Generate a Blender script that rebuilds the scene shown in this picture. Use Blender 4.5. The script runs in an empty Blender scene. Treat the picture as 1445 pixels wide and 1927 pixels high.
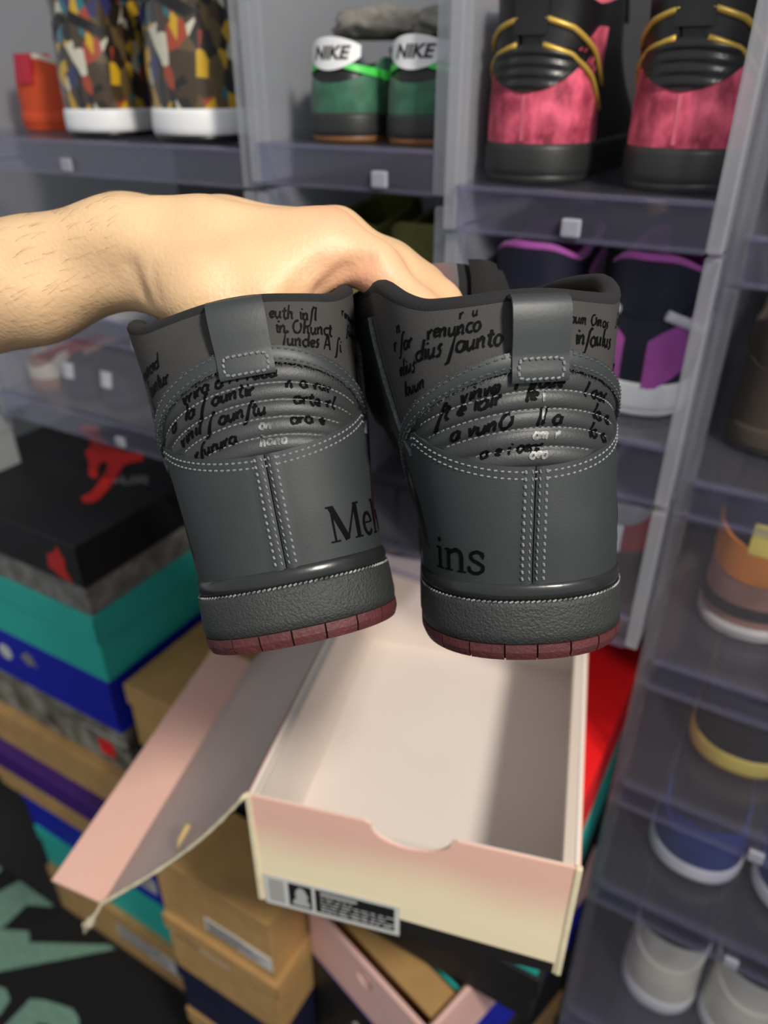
import bpy, bmesh, math, random
import numpy as np
from mathutils import Vector, Matrix, Euler

# ------------------------------------------------------------------ camera, world, lights, exposure
SC = bpy.context.scene
COL = SC.collection
CZ = 1.45                       # eye height of the photographer (m)
F_PX, CX, CY = 1400.0, 722.5, 963.5
PITCH = math.radians(30)
cam_d = bpy.data.cameras.new('camera')
cam_d.sensor_fit = 'VERTICAL'
cam_d.sensor_height = 36.0
cam_d.lens = 36.0 * F_PX / 1927.0
cam_d.clip_start = 0.02
cam_d.dof.use_dof = True
cam_d.dof.focus_distance = 0.305
cam_d.dof.aperture_fstop = 6.5
cam = bpy.data.objects.new('camera', cam_d)
cam.location = (0, 0, CZ)
cam.rotation_euler = (math.pi / 2 - PITCH, 0, 0)
COL.objects.link(cam)
SC.camera = cam

w = bpy.data.worlds.new('world')
SC.world = w
w.use_nodes = True
w.node_tree.nodes['Background'].inputs[0].default_value = (0.93, 0.96, 1.0, 1)
w.node_tree.nodes['Background'].inputs[1].default_value = 0.44

def area(name, loc, target, size, power, color):
    l = bpy.data.lights.new(name, 'AREA')
    l.shape = 'DISK'
    l.size = size
    l.energy = power
    l.color = color
    o = bpy.data.objects.new(name, l)
    o.location = loc
    o.rotation_euler = (Vector(target) - Vector(loc)).to_track_quat('-Z', 'Y').to_euler()
    COL.objects.link(o)
    return o

area('ceiling_lamp_light', (0.60, -0.55, CZ + 0.85), (0.05, 0.40, 1.25), 0.22, 25, (1.0, 0.93, 0.84))

SC.view_settings.view_transform = 'Standard'
SC.view_settings.look = 'None'
SC.view_settings.exposure = 0.25
SC.view_settings.gamma = 1.0
SC.view_settings.use_curve_mapping = False
SC.cycles.transparent_max_bounces = 16
SC.cycles.max_bounces = 6

# ------------------------------------------------------------------ placing helpers
def ray(px, py):
    x = (px - CX) / F_PX
    v = -(py - CY) / F_PX
    return Vector((x, math.cos(PITCH) + v * math.sin(PITCH), -math.sin(PITCH) + v * math.cos(PITCH)))

CAM = Vector((0, 0, CZ))
def at(px, py, t): return CAM + ray(px, py) * t
def at_z(px, py, z):
    r = ray(px, py)
    return CAM + r * ((z - CZ) / r.z)

SLANT = math.radians(-30)       # the shelf wall runs at 30 degrees to the lens
DV = Vector((math.cos(SLANT), math.sin(SLANT), 0))
NV = Vector((-math.sin(SLANT), math.cos(SLANT), 0))
def shelf(s, d, z): return DV * s + NV * d + Vector((0, 0, z + CZ))

# ------------------------------------------------------------------ mesh helpers
def link(name, me, parent=None, mat=None, smooth=False):
    o = bpy.data.objects.new(name, me)
    COL.objects.link(o)
    if parent is not None: o.parent = parent
    if mat is not None and not me.materials: me.materials.append(mat)
    if smooth:
        me.polygons.foreach_set('use_smooth', [True] * len(me.polygons))
    return o

def mesh(name, verts, faces, parent=None, mat=None, smooth=False):
    me = bpy.data.meshes.new(name)
    me.from_pydata([tuple(map(float, v)) for v in verts], [], [tuple(map(int, f)) for f in faces])
    me.update()
    return link(name, me, parent, mat, smooth)

class MB:
    """collects simple shapes and links them as one mesh"""
    def __init__(s): s.v = []; s.f = []
    def add(s, verts, faces):
        b = len(s.v)
        s.v += [tuple(map(float, q)) for q in verts]
        s.f += [tuple(int(i) + b for i in f) for f in faces]
        return s
    def box(s, x0, x1, y0, y1, z0, z1, bev=0.0):
        if bev <= 0:
            vs = [(x, y, z) for x in (x0, x1) for y in (y0, y1) for z in (z0, z1)]
            s.add(vs, [(0, 1, 3, 2), (4, 6, 7, 5), (0, 4, 5, 1), (2, 3, 7, 6), (0, 2, 6, 4), (1, 5, 7, 3)])
            return s
        bm = bmesh.new()
        bmesh.ops.create_cube(bm, size=1)
        for q in bm.verts:
            q.co = Vector(((x0 + x1) / 2 + q.co.x * (x1 - x0), (y0 + y1) / 2 + q.co.y * (y1 - y0), (z0 + z1) / 2 + q.co.z * (z1 - z0)))
        bmesh.ops.bevel(bm, geom=bm.edges[:], offset=bev, segments=2, profile=0.6, affect='EDGES')
        bm.verts.index_update()
        s.add([q.co[:] for q in bm.verts], [[q.index for q in f.verts] for f in bm.faces])
        bm.free()
        return s
    def prism(s, poly, z0, z1):
        n = len(poly)
        s.add([(x, y, z0) for x, y in poly] + [(x, y, z1) for x, y in poly],
              [tuple(range(n - 1, -1, -1)), tuple(range(n, 2 * n))] + [(i, (i + 1) % n, n + (i + 1) % n, n + i) for i in range(n)])
        return s
    def tube(s, pts, rad, seg=8, cap=True):
        pts = [Vector(p) for p in pts]
        n = len(pts)
        rr = rad if isinstance(rad, (list, tuple)) else [rad] * n
        vs, fs = [], []
        up = Vector((0.13, 0.27, 0.95)).normalized()
        prev = None
        for i, p in enumerate(pts):
            t = (pts[min(i + 1, n - 1)] - pts[max(i - 1, 0)]).normalized()
            a = t.cross(up if prev is None else prev.cross(t)) if prev is None else (prev - t * prev.dot(t))
            if a.length < 1e-6: a = t.orthogonal()
            a.normalize()
            prev = a
            b = t.cross(a)
            for k in range(seg):
                an = 2 * math.pi * k / seg
                vs.append(p + (a * math.cos(an) + b * math.sin(an)) * rr[i])
        for i in range(n - 1):
            for k in range(seg):
                k2 = (k + 1) % seg
                fs.append((i * seg + k, i * seg + k2, (i + 1) * seg + k2, (i + 1) * seg + k))
        if cap:
            fs.append(tuple(range(seg - 1, -1, -1)))
            fs.append(tuple((n - 1) * seg + k for k in range(seg)))
        s.add(vs, fs)
        return s
    def grid(s, P, closed_u=False, flip=False):
        P = np.asarray(P)
        a, b = P.shape[:2]
        fs = []
        for i in range(a if closed_u else a - 1):
            for j in range(b - 1):
                f = (i * b + j, ((i + 1) % a) * b + j, ((i + 1) % a) * b + j + 1, i * b + j + 1)
                fs.append(f[::-1] if flip else f)
        s.add(P.reshape(-1, 3), fs)
        return s
    def build(s, name, mat=None, parent=None, smooth=False):
        return mesh(name, s.v, s.f, parent, mat, smooth)

def empty(name, loc=(0, 0, 0), rz=0.0, rot=None):
    o = bpy.data.objects.new(name, None)
    o.empty_display_size = 0.05
    o.location = loc
    o.rotation_euler = rot if rot is not None else (0, 0, rz)
    COL.objects.link(o)
    return o

def tag(o, label, cat, group=None, kind=None):
    if label: o['label'] = label
    if cat: o['category'] = cat
    if group: o['group'] = group
    if kind: o['kind'] = kind
    return o

# ------------------------------------------------------------------ materials
def srgb(r, g, b):
    def c(x):
        x /= 255.0
        return x / 12.92 if x <= 0.04045 else ((x + 0.055) / 1.055) ** 2.4
    return (c(r), c(g), c(b), 1)

_M = {}
def mat(name, col, rough=0.6, metal=0.0, var=0.0, vscale=40.0, bump=0.0, bscale=300.0, sheen=0.0, coat=0.0, sss=0.0, spec=0.5, col2=None, stretch=None):
    if name in _M: return _M[name]
    m = bpy.data.materials.new(name)
    m.use_nodes = True
    nt = m.node_tree
    b = nt.nodes['Principled BSDF']
    b.inputs['Base Color'].default_value = col
    b.inputs['Roughness'].default_value = rough
    b.inputs['Metallic'].default_value = metal
    b.inputs['Specular IOR Level'].default_value = spec
    if sheen:
        b.inputs['Sheen Weight'].default_value = sheen
        b.inputs['Sheen Roughness'].default_value = 0.4
    if coat:
        b.inputs['Coat Weight'].default_value = coat
        b.inputs['Coat Roughness'].default_value = 0.12
    if sss:
        b.inputs['Subsurface Weight'].default_value = sss
        b.inputs['Subsurface Radius'].default_value = (0.9, 0.35, 0.18)
        b.inputs['Subsurface Scale'].default_value = 0.006
    tc = nt.nodes.new('ShaderNodeTexCoord')
    src = tc.outputs['Object']
    if stretch:
        mp = nt.nodes.new('ShaderNodeMapping')
        mp.inputs['Scale'].default_value = stretch
        nt.links.new(src, mp.inputs['Vector'])
        src = mp.outputs['Vector']
    if var or col2:
        n = nt.nodes.new('ShaderNodeTexNoise')
        n.inputs['Scale'].default_value = vscale
        n.inputs['Detail'].default_value = 5
        nt.links.new(src, n.inputs['Vector'])
        mix = nt.nodes.new('ShaderNodeMix')
        mix.data_type = 'RGBA'
        c2 = col2 if col2 else tuple(min(1, q * (1 + var)) for q in col[:3]) + (1,)
        c1 = col if col2 else tuple(q * (1 - var) for q in col[:3]) + (1,)
        mix.inputs[6].default_value = c1
        mix.inputs[7].default_value = c2
        mr = nt.nodes.new('ShaderNodeMapRange')
        mr.inputs[1].default_value = 0.35
        mr.inputs[2].default_value = 0.65
        nt.links.new(n.outputs['Fac'], mr.inputs[0])
        nt.links.new(mr.outputs[0], mix.inputs[0])
        nt.links.new(mix.outputs[2], b.inputs['Base Color'])
    if bump:
        n2 = nt.nodes.new('ShaderNodeTexNoise')
        n2.inputs['Scale'].default_value = bscale
        n2.inputs['Detail'].default_value = 4
        nt.links.new(src, n2.inputs['Vector'])
        bp = nt.nodes.new('ShaderNodeBump')
        bp.inputs['Strength'].default_value = bump
        bp.inputs['Distance'].default_value = 0.001
        nt.links.new(n2.outputs['Fac'], bp.inputs['Height'])
        nt.links.new(bp.outputs[0], b.inputs['Normal'])
    _M[name] = m
    return m

def clear_plastic(name, tint, haze, hazecol, gloss=0.05):
    if name in _M: return _M[name]
    m = bpy.data.materials.new(name)
    m.use_nodes = True
    nt = m.node_tree
    nt.nodes.remove(nt.nodes['Principled BSDF'])
    out = nt.nodes['Material Output']
    tr = nt.nodes.new('ShaderNodeBsdfTransparent'); tr.inputs[0].default_value = tint
    df = nt.nodes.new('ShaderNodeBsdfDiffuse'); df.inputs[0].default_value = hazecol
    tl = nt.nodes.new('ShaderNodeBsdfTranslucent'); tl.inputs[0].default_value = hazecol
    m0 = nt.nodes.new('ShaderNodeMixShader'); m0.inputs[0].default_value = 0.35
    nt.links.new(df.outputs[0], m0.inputs[1]); nt.links.new(tl.outputs[0], m0.inputs[2])
    gl = nt.nodes.new('ShaderNodeBsdfGlossy'); gl.inputs['Roughness'].default_value = gloss
    m1 = nt.nodes.new('ShaderNodeMixShader'); m1.inputs[0].default_value = haze
    nt.links.new(tr.outputs[0], m1.inputs[1]); nt.links.new(m0.outputs[0], m1.inputs[2])
    lw = nt.nodes.new('ShaderNodeLayerWeight'); lw.inputs[0].default_value = 0.5
    pw = nt.nodes.new('ShaderNodeMath'); pw.operation = 'POWER'; pw.inputs[1].default_value = 3.0
    nt.links.new(lw.outputs['Facing'], pw.inputs[0])
    fr = nt.nodes.new('ShaderNodeMath'); fr.operation = 'MULTIPLY_ADD'; fr.inputs[1].default_value = 0.45; fr.inputs[2].default_value = 0.03
    nt.links.new(pw.outputs[0], fr.inputs[0])
    m2 = nt.nodes.new('ShaderNodeMixShader')
    nt.links.new(fr.outputs[0], m2.inputs[0])
    nt.links.new(m1.outputs[0], m2.inputs[1]); nt.links.new(gl.outputs[0], m2.inputs[2])
    nt.links.new(m2.outputs[0], out.inputs[0])
    _M[name] = m
    return m

def flat_text(body, size, bold=0.0, shear=0.0):
    """2D verts and faces of a word in Blender's own letters, centred"""
    c = bpy.data.curves.new('words', 'FONT')
    c.body = body; c.size = size; c.offset = bold; c.shear = shear
    c.align_x = 'CENTER'; c.align_y = 'CENTER'
    c.resolution_u = 3
    o = bpy.data.objects.new('words', c)
    COL.objects.link(o)
    dg = bpy.context.evaluated_depsgraph_get()
    me = o.evaluated_get(dg).to_mesh()
    v = [q.co[:] for q in me.vertices]
    f = [list(p.vertices) for p in me.polygons]
    o.evaluated_get(dg).to_mesh_clear()
    bpy.data.objects.remove(o)
    bpy.data.curves.remove(c)
    return v, f
# ------------------------------------------------------------------ shoes: one parametric last carries every panel
def smooth_table(knots, vals, zmax, n=320, sig=0.004):
    z = np.linspace(0, zmax, n)
    v = np.interp(z, knots, vals)
    k = max(1, int(sig / (zmax / n)))
    ker = np.exp(-0.5 * (np.arange(-3 * k, 3 * k + 1) / k) ** 2); ker /= ker.sum()
    vp = np.pad(v, 3 * k, mode='edge')
    return z, np.convolve(vp, ker, mode='valid')

class Last:
    def __init__(s, W, Y, L, zmax, a=0.040, p=2.25, ball=.14):
        s.ball = ball
        s.zmax = zmax
        s.W = smooth_table(W[0], W[1], zmax)
        s.Y = smooth_table(Y[0], Y[1], zmax)
        s.L = smooth_table(L[0], L[1], zmax)
        s.a = a; s.p = p
        s.arc_t = np.linspace(0, math.pi * 0.93, 420)
        s.zg = np.linspace(0, zmax, 240)
        s.arc = np.zeros((240, 420))
        for i, z in enumerate(s.zg):
            P = s.out(s.arc_t, np.full(420, z))
            s.arc[i, 1:] = np.cumsum(np.linalg.norm(np.diff(P, axis=0), axis=1))
    def out(s, th, z):
        th = np.asarray(th, float); z = np.asarray(z, float)
        w_ = np.interp(z, *s.W); y0 = np.interp(z, *s.Y); L = np.interp(z, *s.L)
        t = np.minimum(np.abs(th), math.pi); sg = np.sign(th)
        heel = t <= math.pi / 2
        e = 2.0 / s.p
        tt = np.minimum(t, math.pi / 2)
        xh = w_ * np.sin(tt) ** e
        yh = y0 + s.a * (1 - np.maximum(np.cos(tt), 0) ** e)
        q = np.clip((t - math.pi / 2) / (math.pi / 2), 0, 1)
        sy = np.sin(q * math.pi / 2)
        body = 1 + s.ball * np.exp(-((sy - 0.68) / 0.26) ** 2) - 0.05 * np.exp(-((sy - 0.28) / 0.16) ** 2)
        body = 1 + (body - 1) * np.minimum(1, sy * 6)
        xf = w_ * body * np.maximum(np.cos(q * math.pi / 2), 0) ** 0.62
        yf = y0 + s.a + np.maximum(L - s.a, 0.02) * sy
        x = np.where(heel, xh, xf) * sg
        y = np.where(heel, yh, yf)
        return np.stack([x, y, z], -1)
    def surf_t(s, th, z, off):
        th = np.asarray(th, float); z = np.asarray(z, float); off = np.asarray(off, float)
        e = 0.01; ez = 0.0006
        P = s.out(th, z)
        dt = s.out(th + e, z) - s.out(th - e, z)
        dz = s.out(th, np.minimum(z + ez, s.zmax)) - s.out(th, np.maximum(z - ez, 0))
        n = np.cross(dt, dz)
        n /= np.maximum(np.linalg.norm(n, axis=-1, keepdims=True), 1e-12)
        return P + n * off[..., None]
    def theta(s, u, z):
        u = np.asarray(u, float); z = np.broadcast_to(np.asarray(z, float), u.shape)
        idx = np.clip(np.round(z / s.zmax * 239).astype(int), 0, 239)
        th = np.empty(u.shape)
        uf, xf, tf = u.ravel(), idx.ravel(), th.ravel()
        for k in np.unique(xf):
            m = xf == k
            tf[m] = np.sign(uf[m]) * np.interp(np.abs(uf[m]), s.arc[k], s.arc_t)
        return tf.reshape(u.shape)
    def surf(s, u, z, off):
        u = np.asarray(u, float); z = np.broadcast_to(np.asarray(z, float), u.shape); off = np.broadcast_to(np.asarray(off, float), u.shape)
        return s.surf_t(s.theta(u, z), z, off)

def ring(last, zs, offs, n=120):
    th = np.linspace(-math.pi, math.pi, n, endpoint=False)
    return np.stack([last.surf_t(th, np.full(n, z), np.full(n, o)) for z, o in zip(zs, offs)], 1)   # n x k x 3

def lathe_ring(mb, last, zs, offs, n=120, cap_bottom=False, cap_top=False):
    P = ring(last, zs, offs, n)
    b = len(mb.v)
    mb.grid(P, closed_u=True)
    k = len(zs)
    if cap_bottom: mb.f.append(tuple(b + i * k for i in range(n))[::-1])
    if cap_top: mb.f.append(tuple(b + i * k + k - 1 for i in range(n)))
    return mb

def patch(mb, last, uv, ns, nt, off, th=0.0012, bulge=None):
    """panel on the last: uv(s,t) -> (u,z); its rim rounds down onto the surface"""
    S, T = np.meshgrid(np.linspace(0, 1, ns), np.linspace(0, 1, nt), indexing='ij')
    U, Z = uv(S, T)
    edge = np.minimum(np.minimum(np.arange(ns), np.arange(ns)[::-1])[:, None], np.minimum(np.arange(nt), np.arange(nt)[::-1])[None, :])
    O = np.full(U.shape, off + th) if np.isscalar(off) else off + th
    if bulge is not None: O = O + bulge(U, Z)
    P = last.surf(U, Z, O)
    B = last.surf(U, Z, np.full(U.shape, (off if np.isscalar(off) else off.mean()) - 0.0015))
    mb.grid(P)
    # skirt
    loop = [(i, 0) for i in range(ns)] + [(ns - 1, j) for j in range(1, nt)] + [(i, nt - 1) for i in range(ns - 2, -1, -1)] + [(0, j) for j in range(nt - 2, 0, -1)]
    m = len(loop)
    vs = [P[q] for q in loop] + [B[q] for q in loop]
    mb.add(vs, [(i, m + i, m + (i + 1) % m, (i + 1) % m) for i in range(m)])
    return mb

def resample(path, step):
    path = np.asarray(path, float)
    d = np.r_[0, np.cumsum(np.linalg.norm(np.diff(path, axis=0), axis=1))]
    n = max(2, int(d[-1] / step) + 1)
    t = np.linspace(0, d[-1], n)
    return np.stack([np.interp(t, d, path[:, k]) for k in range(path.shape[1])], -1)

def stitches(mb, last, path, off, pitch=0.0026, ln=0.0019, wd=0.00042, slant=0.18):
    p = resample(path, pitch)
    c = (p[1:] + p[:-1]) / 2
    t = p[1:] - p[:-1]
    t /= np.maximum(np.linalg.norm(t, axis=1, keepdims=True), 1e-9)
    ca, sa = math.cos(slant), math.sin(slant)
    t = np.stack([t[:, 0] * ca - t[:, 1] * sa, t[:, 0] * sa + t[:, 1] * ca], -1)
    nn = np.stack([-t[:, 1], t[:, 0]], -1)
    offs = np.broadcast_to(np.asarray(off(c[:, 0], c[:, 1]) if callable(off) else off, float), (len(c),))
    def pt(a, b, h):
        q = c + t * a + nn * b
        return last.surf(q[:, 0], q[:, 1], offs + h)
    A = pt(-ln / 2, 0, -0.0001); Bp = pt(ln / 2, 0, -0.0001)
    C1 = pt(-ln * .3, -wd, 0.0001); C2 = pt(-ln * .3, wd, 0.0001); C3 = pt(-ln * .3, 0, wd * 1.2)
    D1 = pt(ln * .3, -wd, 0.0001); D2 = pt(ln * .3, wd, 0.0001); D3 = pt(ln * .3, 0, wd * 1.2)
    for i in range(len(c)):
        mb.add([A[i], C1[i], C2[i], C3[i], D1[i], D2[i], D3[i], Bp[i]],
               [(0, 1, 3), (0, 3, 2), (1, 4, 6, 3), (3, 6, 5, 2), (4, 7, 6), (6, 7, 5)])

def ribbon(mb, last, path, width, off, step=0.0008):
    """flat painted stroke on the shoe; path rows are (u, z) or (u, z, width factor)"""
    path = np.asarray(path, float)
    if path.shape[1] == 2: path = np.c_[path, np.ones(len(path))]
    p = resample(path, step)
    t = np.gradient(p[:, :2], axis=0)
    t /= np.maximum(np.linalg.norm(t, axis=1, keepdims=True), 1e-9)
    nn = np.stack([-t[:, 1], t[:, 0]], -1)
    hw = (width / 2 * p[:, 2])[:, None]
    a = p[:, :2] + nn * hw; b = p[:, :2] - nn * hw
    offs = (lambda q: off(q[:, 0], q[:, 1])) if callable(off) else (lambda q: np.full(len(q), off))
    A = last.surf(a[:, 0], a[:, 1], offs(a)); B = last.surf(b[:, 0], b[:, 1], offs(b))
    mb.grid(np.stack([A, B], 1), flip=True)

# a tiny pen alphabet (x height 1) for the painted handwriting
def _arc(cx, cy, rx, ry, a0, a1, n=9):
    return [(cx + rx * math.cos(math.radians(a0 + (a1 - a0) * i / (n - 1))), cy + ry * math.sin(math.radians(a0 + (a1 - a0) * i / (n - 1)))) for i in range(n)]
PEN = {
 'a': (0.85, [_arc(.38, .5, .33, .48, 50, 330, 12) + [(.7, .95), (.68, .3), (.82, .05)]]),
 'c': (0.65, [_arc(.38, .5, .32, .48, 50, 315, 12)]),
 'd': (0.85, [_arc(.38, .45, .32, .45, 50, 330, 12), [(.78, 1.9), (.7, .9), (.7, .2), (.82, 0)]]),
 'e': (0.65, [[(.06, .45), (.5, .6)] + _arc(.36, .55, .26, .42, 10, 320, 12)]),
 'f': (0.6, [[(.75, 1.75), (.55, 1.9), (.38, 1.5), (.25, .3), (.1, -.7), (-.15, -.85)]]),
 'i': (0.4, [[(.1, .85), (.18, .95), (.2, .2), (.35, .0)], [(.3, 1.35), (.36, 1.5)]]),
 'l': (0.4, [[(.3, 1.9), (.2, 1.0), (.18, .15), (.35, .0)]]),
 'm': (1.25, [[(.05, .95), (.1, 0)], [(.1, .6), (.3, .98), (.42, .8), (.42, 0)], [(.44, .6), (.65, .98), (.8, .8), (.8, .15), (.95, 0)]]),
 'n': (0.85, [[(.05, .95), (.1, 0)], [(.1, .55), (.38, .98), (.55, .8), (.55, .15), (.7, 0)]]),
 'o': (0.75, [_arc(.36, .5, .3, .48, 90, 450, 14)]),
 'r': (0.6, [[(.05, .95), (.14, 0)], [(.14, .6), (.35, .98), (.52, .85)]]),
 's': (0.5, [[(.5, 1.0), (.3, 1.05), (.2, .75), (.4, .45), (.3, .05), (.05, .0)]]),
 't': (0.55, [[(.25, 1.55), (.2, .3), (.38, .0), (.5, .15)], [(-.02, 1.05), (.5, 1.15)]]),
 'u': (0.85, [[(.05, .95), (.1, .25), (.3, .0), (.55, .35)], [(.6, .95), (.58, .2), (.75, 0)]]),
 'v': (0.65, [[(.02, .95), (.25, .0), (.5, .95)]]),
 'A': (1.1, [[(.02, 0), (.45, 1.8), (.6, 1.8), (.85, .0)], [(.15, .6), (.75, .7)]]),
 'O': (1.2, [_arc(.52, .85, .45, .8, 70, 400, 18)]),
 'h': (0.85, [[(.2, 1.9), (.1, 0)], [(.1, .55), (.38, .98), (.55, .8), (.55, .15), (.7, 0)]]),
 'L': (0.9, [[(.35, 1.9), (.15, .1), (.1, 0), (.7, .1)]]),
 ' ': (0.6, []),
}
def handwrite(mb, last, text, u, z, xh, off, slope=0.0, width=None, slant=0.18, rnd=None, curve=0.0, squeeze=1.0):
    width = width or xh * 0.24
    x = 0.0
    for ch in text:
        adv, strokes = PEN.get(ch, PEN[' '])
        dy = (rnd.random() - .5) * .18 if rnd else 0
        for st in strokes:
            pts = []
            for k, (a, b) in enumerate(st):
                X = (x + a + (b) * slant) * xh * squeeze
                Zp = (b + dy) * xh
                taper = 0.65 + 0.7 * abs(math.sin(1.3 + k * 0.9 + x))
                uu = u + X
                pts.append((uu, z + Zp + slope * X - curve * (uu * uu - u * u), min(taper, 1.25)))
            ribbon(mb, last, pts, width, off, step=max(xh * .22, 0.0006))
        x += adv
SERIF = {   # (advance, strokes of (points, width)) with cap height 1, x height .66
 'M': (1.12, [([(.12, .02), (.12, .98)], .06), ([(.12, .98), (.50, .02)], .17), ([(.50, .02), (.90, .98)], .06), ([(.92, .0), (.92, 1.0)], .15),
             ([(-.02, .02), (.26, .02)], .05), ([(.76, .02), (1.08, .02)], .05), ([(-.02, .98), (.16, .98)], .05), ([(.86, .98), (1.08, .98)], .05)]),
 'e': (0.55, [(_arc(.27, .33, .21, .31, 5, 325, 18), .11), ([(.07, .37), (.47, .37)], .05)]),
 'l': (0.34, [([(.16, .0), (.16, 1.02)], .12), ([(.0, .02), (.32, .02)], .05), ([(.02, .97), (.16, 1.0)], .06)]),
 'v': (0.62, [([(.1, .64), (.32, .02)], .12), ([(.32, .02), (.53, .64)], .05), ([(-.02, .645), (.22, .645)], .05), ([(.42, .645), (.62, .645)], .05)]),
 'i': (0.34, [([(.16, .0), (.16, .66)], .12), ([(.0, .02), (.32, .02)], .05), ([(.02, .62), (.16, .64)], .06), ([(.10, .87), (.22, .87)], .12)]),
 'n': (0.72, [([(.14, .0), (.14, .66)], .12), ([(.14, .50), (.26, .60), (.40, .65), (.52, .58), (.56, .45), (.56, .0)], .12),
             ([(.0, .02), (.28, .02)], .05), ([(.43, .02), (.70, .02)], .05), ([(.0, .62), (.14, .64)], .06)]),
 's': (0.5, [([(.42, .50), (.38, .60), (.26, .65), (.12, .60), (.08, .50), (.14, .40), (.30, .32), (.42, .24), (.42, .11), (.30, .02), (.16, .02), (.06, .08), (.03, .20)], .10),
            ([(.03, .04), (.03, .22)], .04), ([(.42, .44), (.42, .64)], .04)]),
}
def serif(mb, last, text, u, z, cap, off, slope=0.0):
    x = 0.0
    for ch in text:
        adv, strokes = SERIF[ch]
        for pts, wd in strokes:
            ribbon(mb, last, [(u + (x + a) * cap, z + b * cap + slope * (x + a) * cap) for a, b in pts], wd * cap, off, step=0.0006)
        x += adv + 0.02
    return x * cap
# ------------------------------------------------------------------ room shell
M_FLOOR = mat('dark_floor', srgb(18, 16, 16), .6, var=.15, vscale=6, bump=.1, bscale=60)
MB().box(-3, 3, -2.5, 3, -.04, 0).build('floor', M_FLOOR)['kind'] = 'structure'
wb = MB().box(-3.2, 3.2, 0, .06, 0, 2.6).build('wall_back', mat('grey_wall', srgb(92, 93, 94), .9, var=.04, vscale=3))
wb.location = NV * 1.0; wb.rotation_euler = (0, 0, SLANT); wb['kind'] = 'structure'

# ------------------------------------------------------------------ clear drop-front crates, stacked in four columns
M_CLR = clear_plastic('clear_plastic', (.95, .95, .98, 1), .07, (.50, .50, .58, 1))
M_DOOR = clear_plastic('clear_plastic_door', (.95, .95, .97, 1), .05, (.50, .48, .54, 1), .10)
M_SIDE = clear_plastic('clear_side_plastic', (.93, .93, .95, 1), .10, (.50, .50, .55, 1), .15)
M_RIM = clear_plastic('clear_plastic_rim', (.90, .90, .96, 1), .075, (.46, .46, .60, 1))
M_FROST = clear_plastic('frosted_plastic', (.92, .93, .95, 1), .38, (.56, .58, .62, 1), .2)
M_BACK = clear_plastic('frosted_back', (.7, .7, .72, 1), .55, (.13, .13, .135, 1), .25)
M_CLIP = mat('clear_clip', srgb(150, 150, 162), .15)

def crate(s0, s1, d0, d1, zf, zt, label, door=False, lip=.032, clip=.0, side=None):
    root = empty('storage_crate', shelf((s0 + s1) / 2, d0, zf - lip), SLANT)
    tag(root, label, 'crate', 'clear plastic crates stacked as shoe shelves')
    hw, dp, h = (s1 - s0) / 2 - .0008, d1 - d0, zt - zf + lip - .001
    MB().box(-hw + .004, hw - .004, .004, dp, lip - .004, lip, .001).build('floor_panel', M_CLR, root)
    for sg in (-1, 1):
        x0, x1 = sorted((sg * hw, sg * (hw - .0035)))
        MB().box(x0, x1, .019, dp, 0, h, .001).build('side_panel', side or M_FROST, root)
        x0, x1 = sorted((sg * hw, sg * (hw - .011)))
        MB().box(x0, x1, 0, .018, 0, h, .002).build('corner_post', side or M_FROST, root)
    MB().box(-hw + .004, hw - .004, dp - .004, dp, 0, h).build('back_panel', M_BACK, root)
    m = MB()
    m.box(-hw + .011, hw - .011, 0, .003, 0, lip, .001); m.box(-hw + .011, hw - .011, -.003, .006, lip - .003, lip + .001, .001); m.box(-hw + .011, hw - .011, -.002, .006, -.0008, .003, .001)
    m.build('front_rim', M_RIM, root)
    if door:
        dr = MB().box(-hw + .011, hw - .011, .003, .006, lip + .002, h - .002, .001).build('door', M_DOOR, root)
    MB().box(hw * clip - .007, hw * clip + .007, -.005, .0, lip * .1, lip * .5, .002).build('latch', M_CLIP, root)
    return root

C1 = (-.930, -.457); C1B = (-.930, -.457); C0 = (-1.03, -.722); C2 = (-.455, -.266); C3 = (-.264, -.060); C4 = (-.058, .216)
crate(*C1, .56, .95, -.050, .12, 'wide clear crate in the top row holding the white-soled collage-print high-tops')
crate(*C1, .56, .95, -.228, -.083, 'wide clear crate just under the collage-print high-tops', clip=.25)
crate(*C1B, .56, .95, -.358, -.261, 'low wide clear crate lowest at left, below the hand, white-tabbed shoes inside', door=True)
crate(*C2, .555, .95, -.044, .12, 'clear crate in the top row holding the green-heeled shoes', clip=.4)
crate(*C2, .56, .95, -.228, -.083, 'clear crate with olive shoes just under the green-heeled pair')
crate(*C2, .56, .95, -.412, -.261, 'clear crate lowest of the middle column, behind the held shoes')
crate(*C3, .545, .95, -.066, .12, 'clear crate in the top row holding the pink velvet shoes')
crate(*C3, .55, .95, -.240, -.100, 'clear crate with the purple shoes under the pink velvet pair', lip=.050)
crate(*C3, .55, .95, -.402, -.295, 'clear crate under the purple shoes, with grey and red shoes inside', door=True, clip=.7)
crate(*C4, .55, .95, -.085, .12, 'clear crate at the top right corner, beside the pink velvet shoes', side=M_SIDE)
crate(*C4, .55, .95, -.262, -.118, 'clear crate with dark brown shoes at the right edge', side=M_SIDE)
crate(*C4, .55, .95, -.438, -.295, 'clear crate holding the orange and tan shoes with a yellow tag', door=True, side=M_SIDE)
crate(*C4, .55, .95, -.595, -.471, 'clear crate holding the black shoes with yellow soles', door=True, side=M_SIDE)
crate(*C4, .55, .95, -.756, -.628, 'clear crate holding the blue shoes with white soles', door=True, clip=.1, side=M_SIDE)
crate(*C4, .55, .95, -1.015, -.789, 'clear crate holding the white shoes with black collars', door=True, side=M_SIDE)
crate(*C4, .55, .95, -1.190, -1.048, 'clear crate second from the floor in the right column', side=M_SIDE)
crate(*C4, .55, .95, -1.416, -1.224, 'tall clear crate standing on the floor in the right column', side=M_SIDE)
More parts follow.
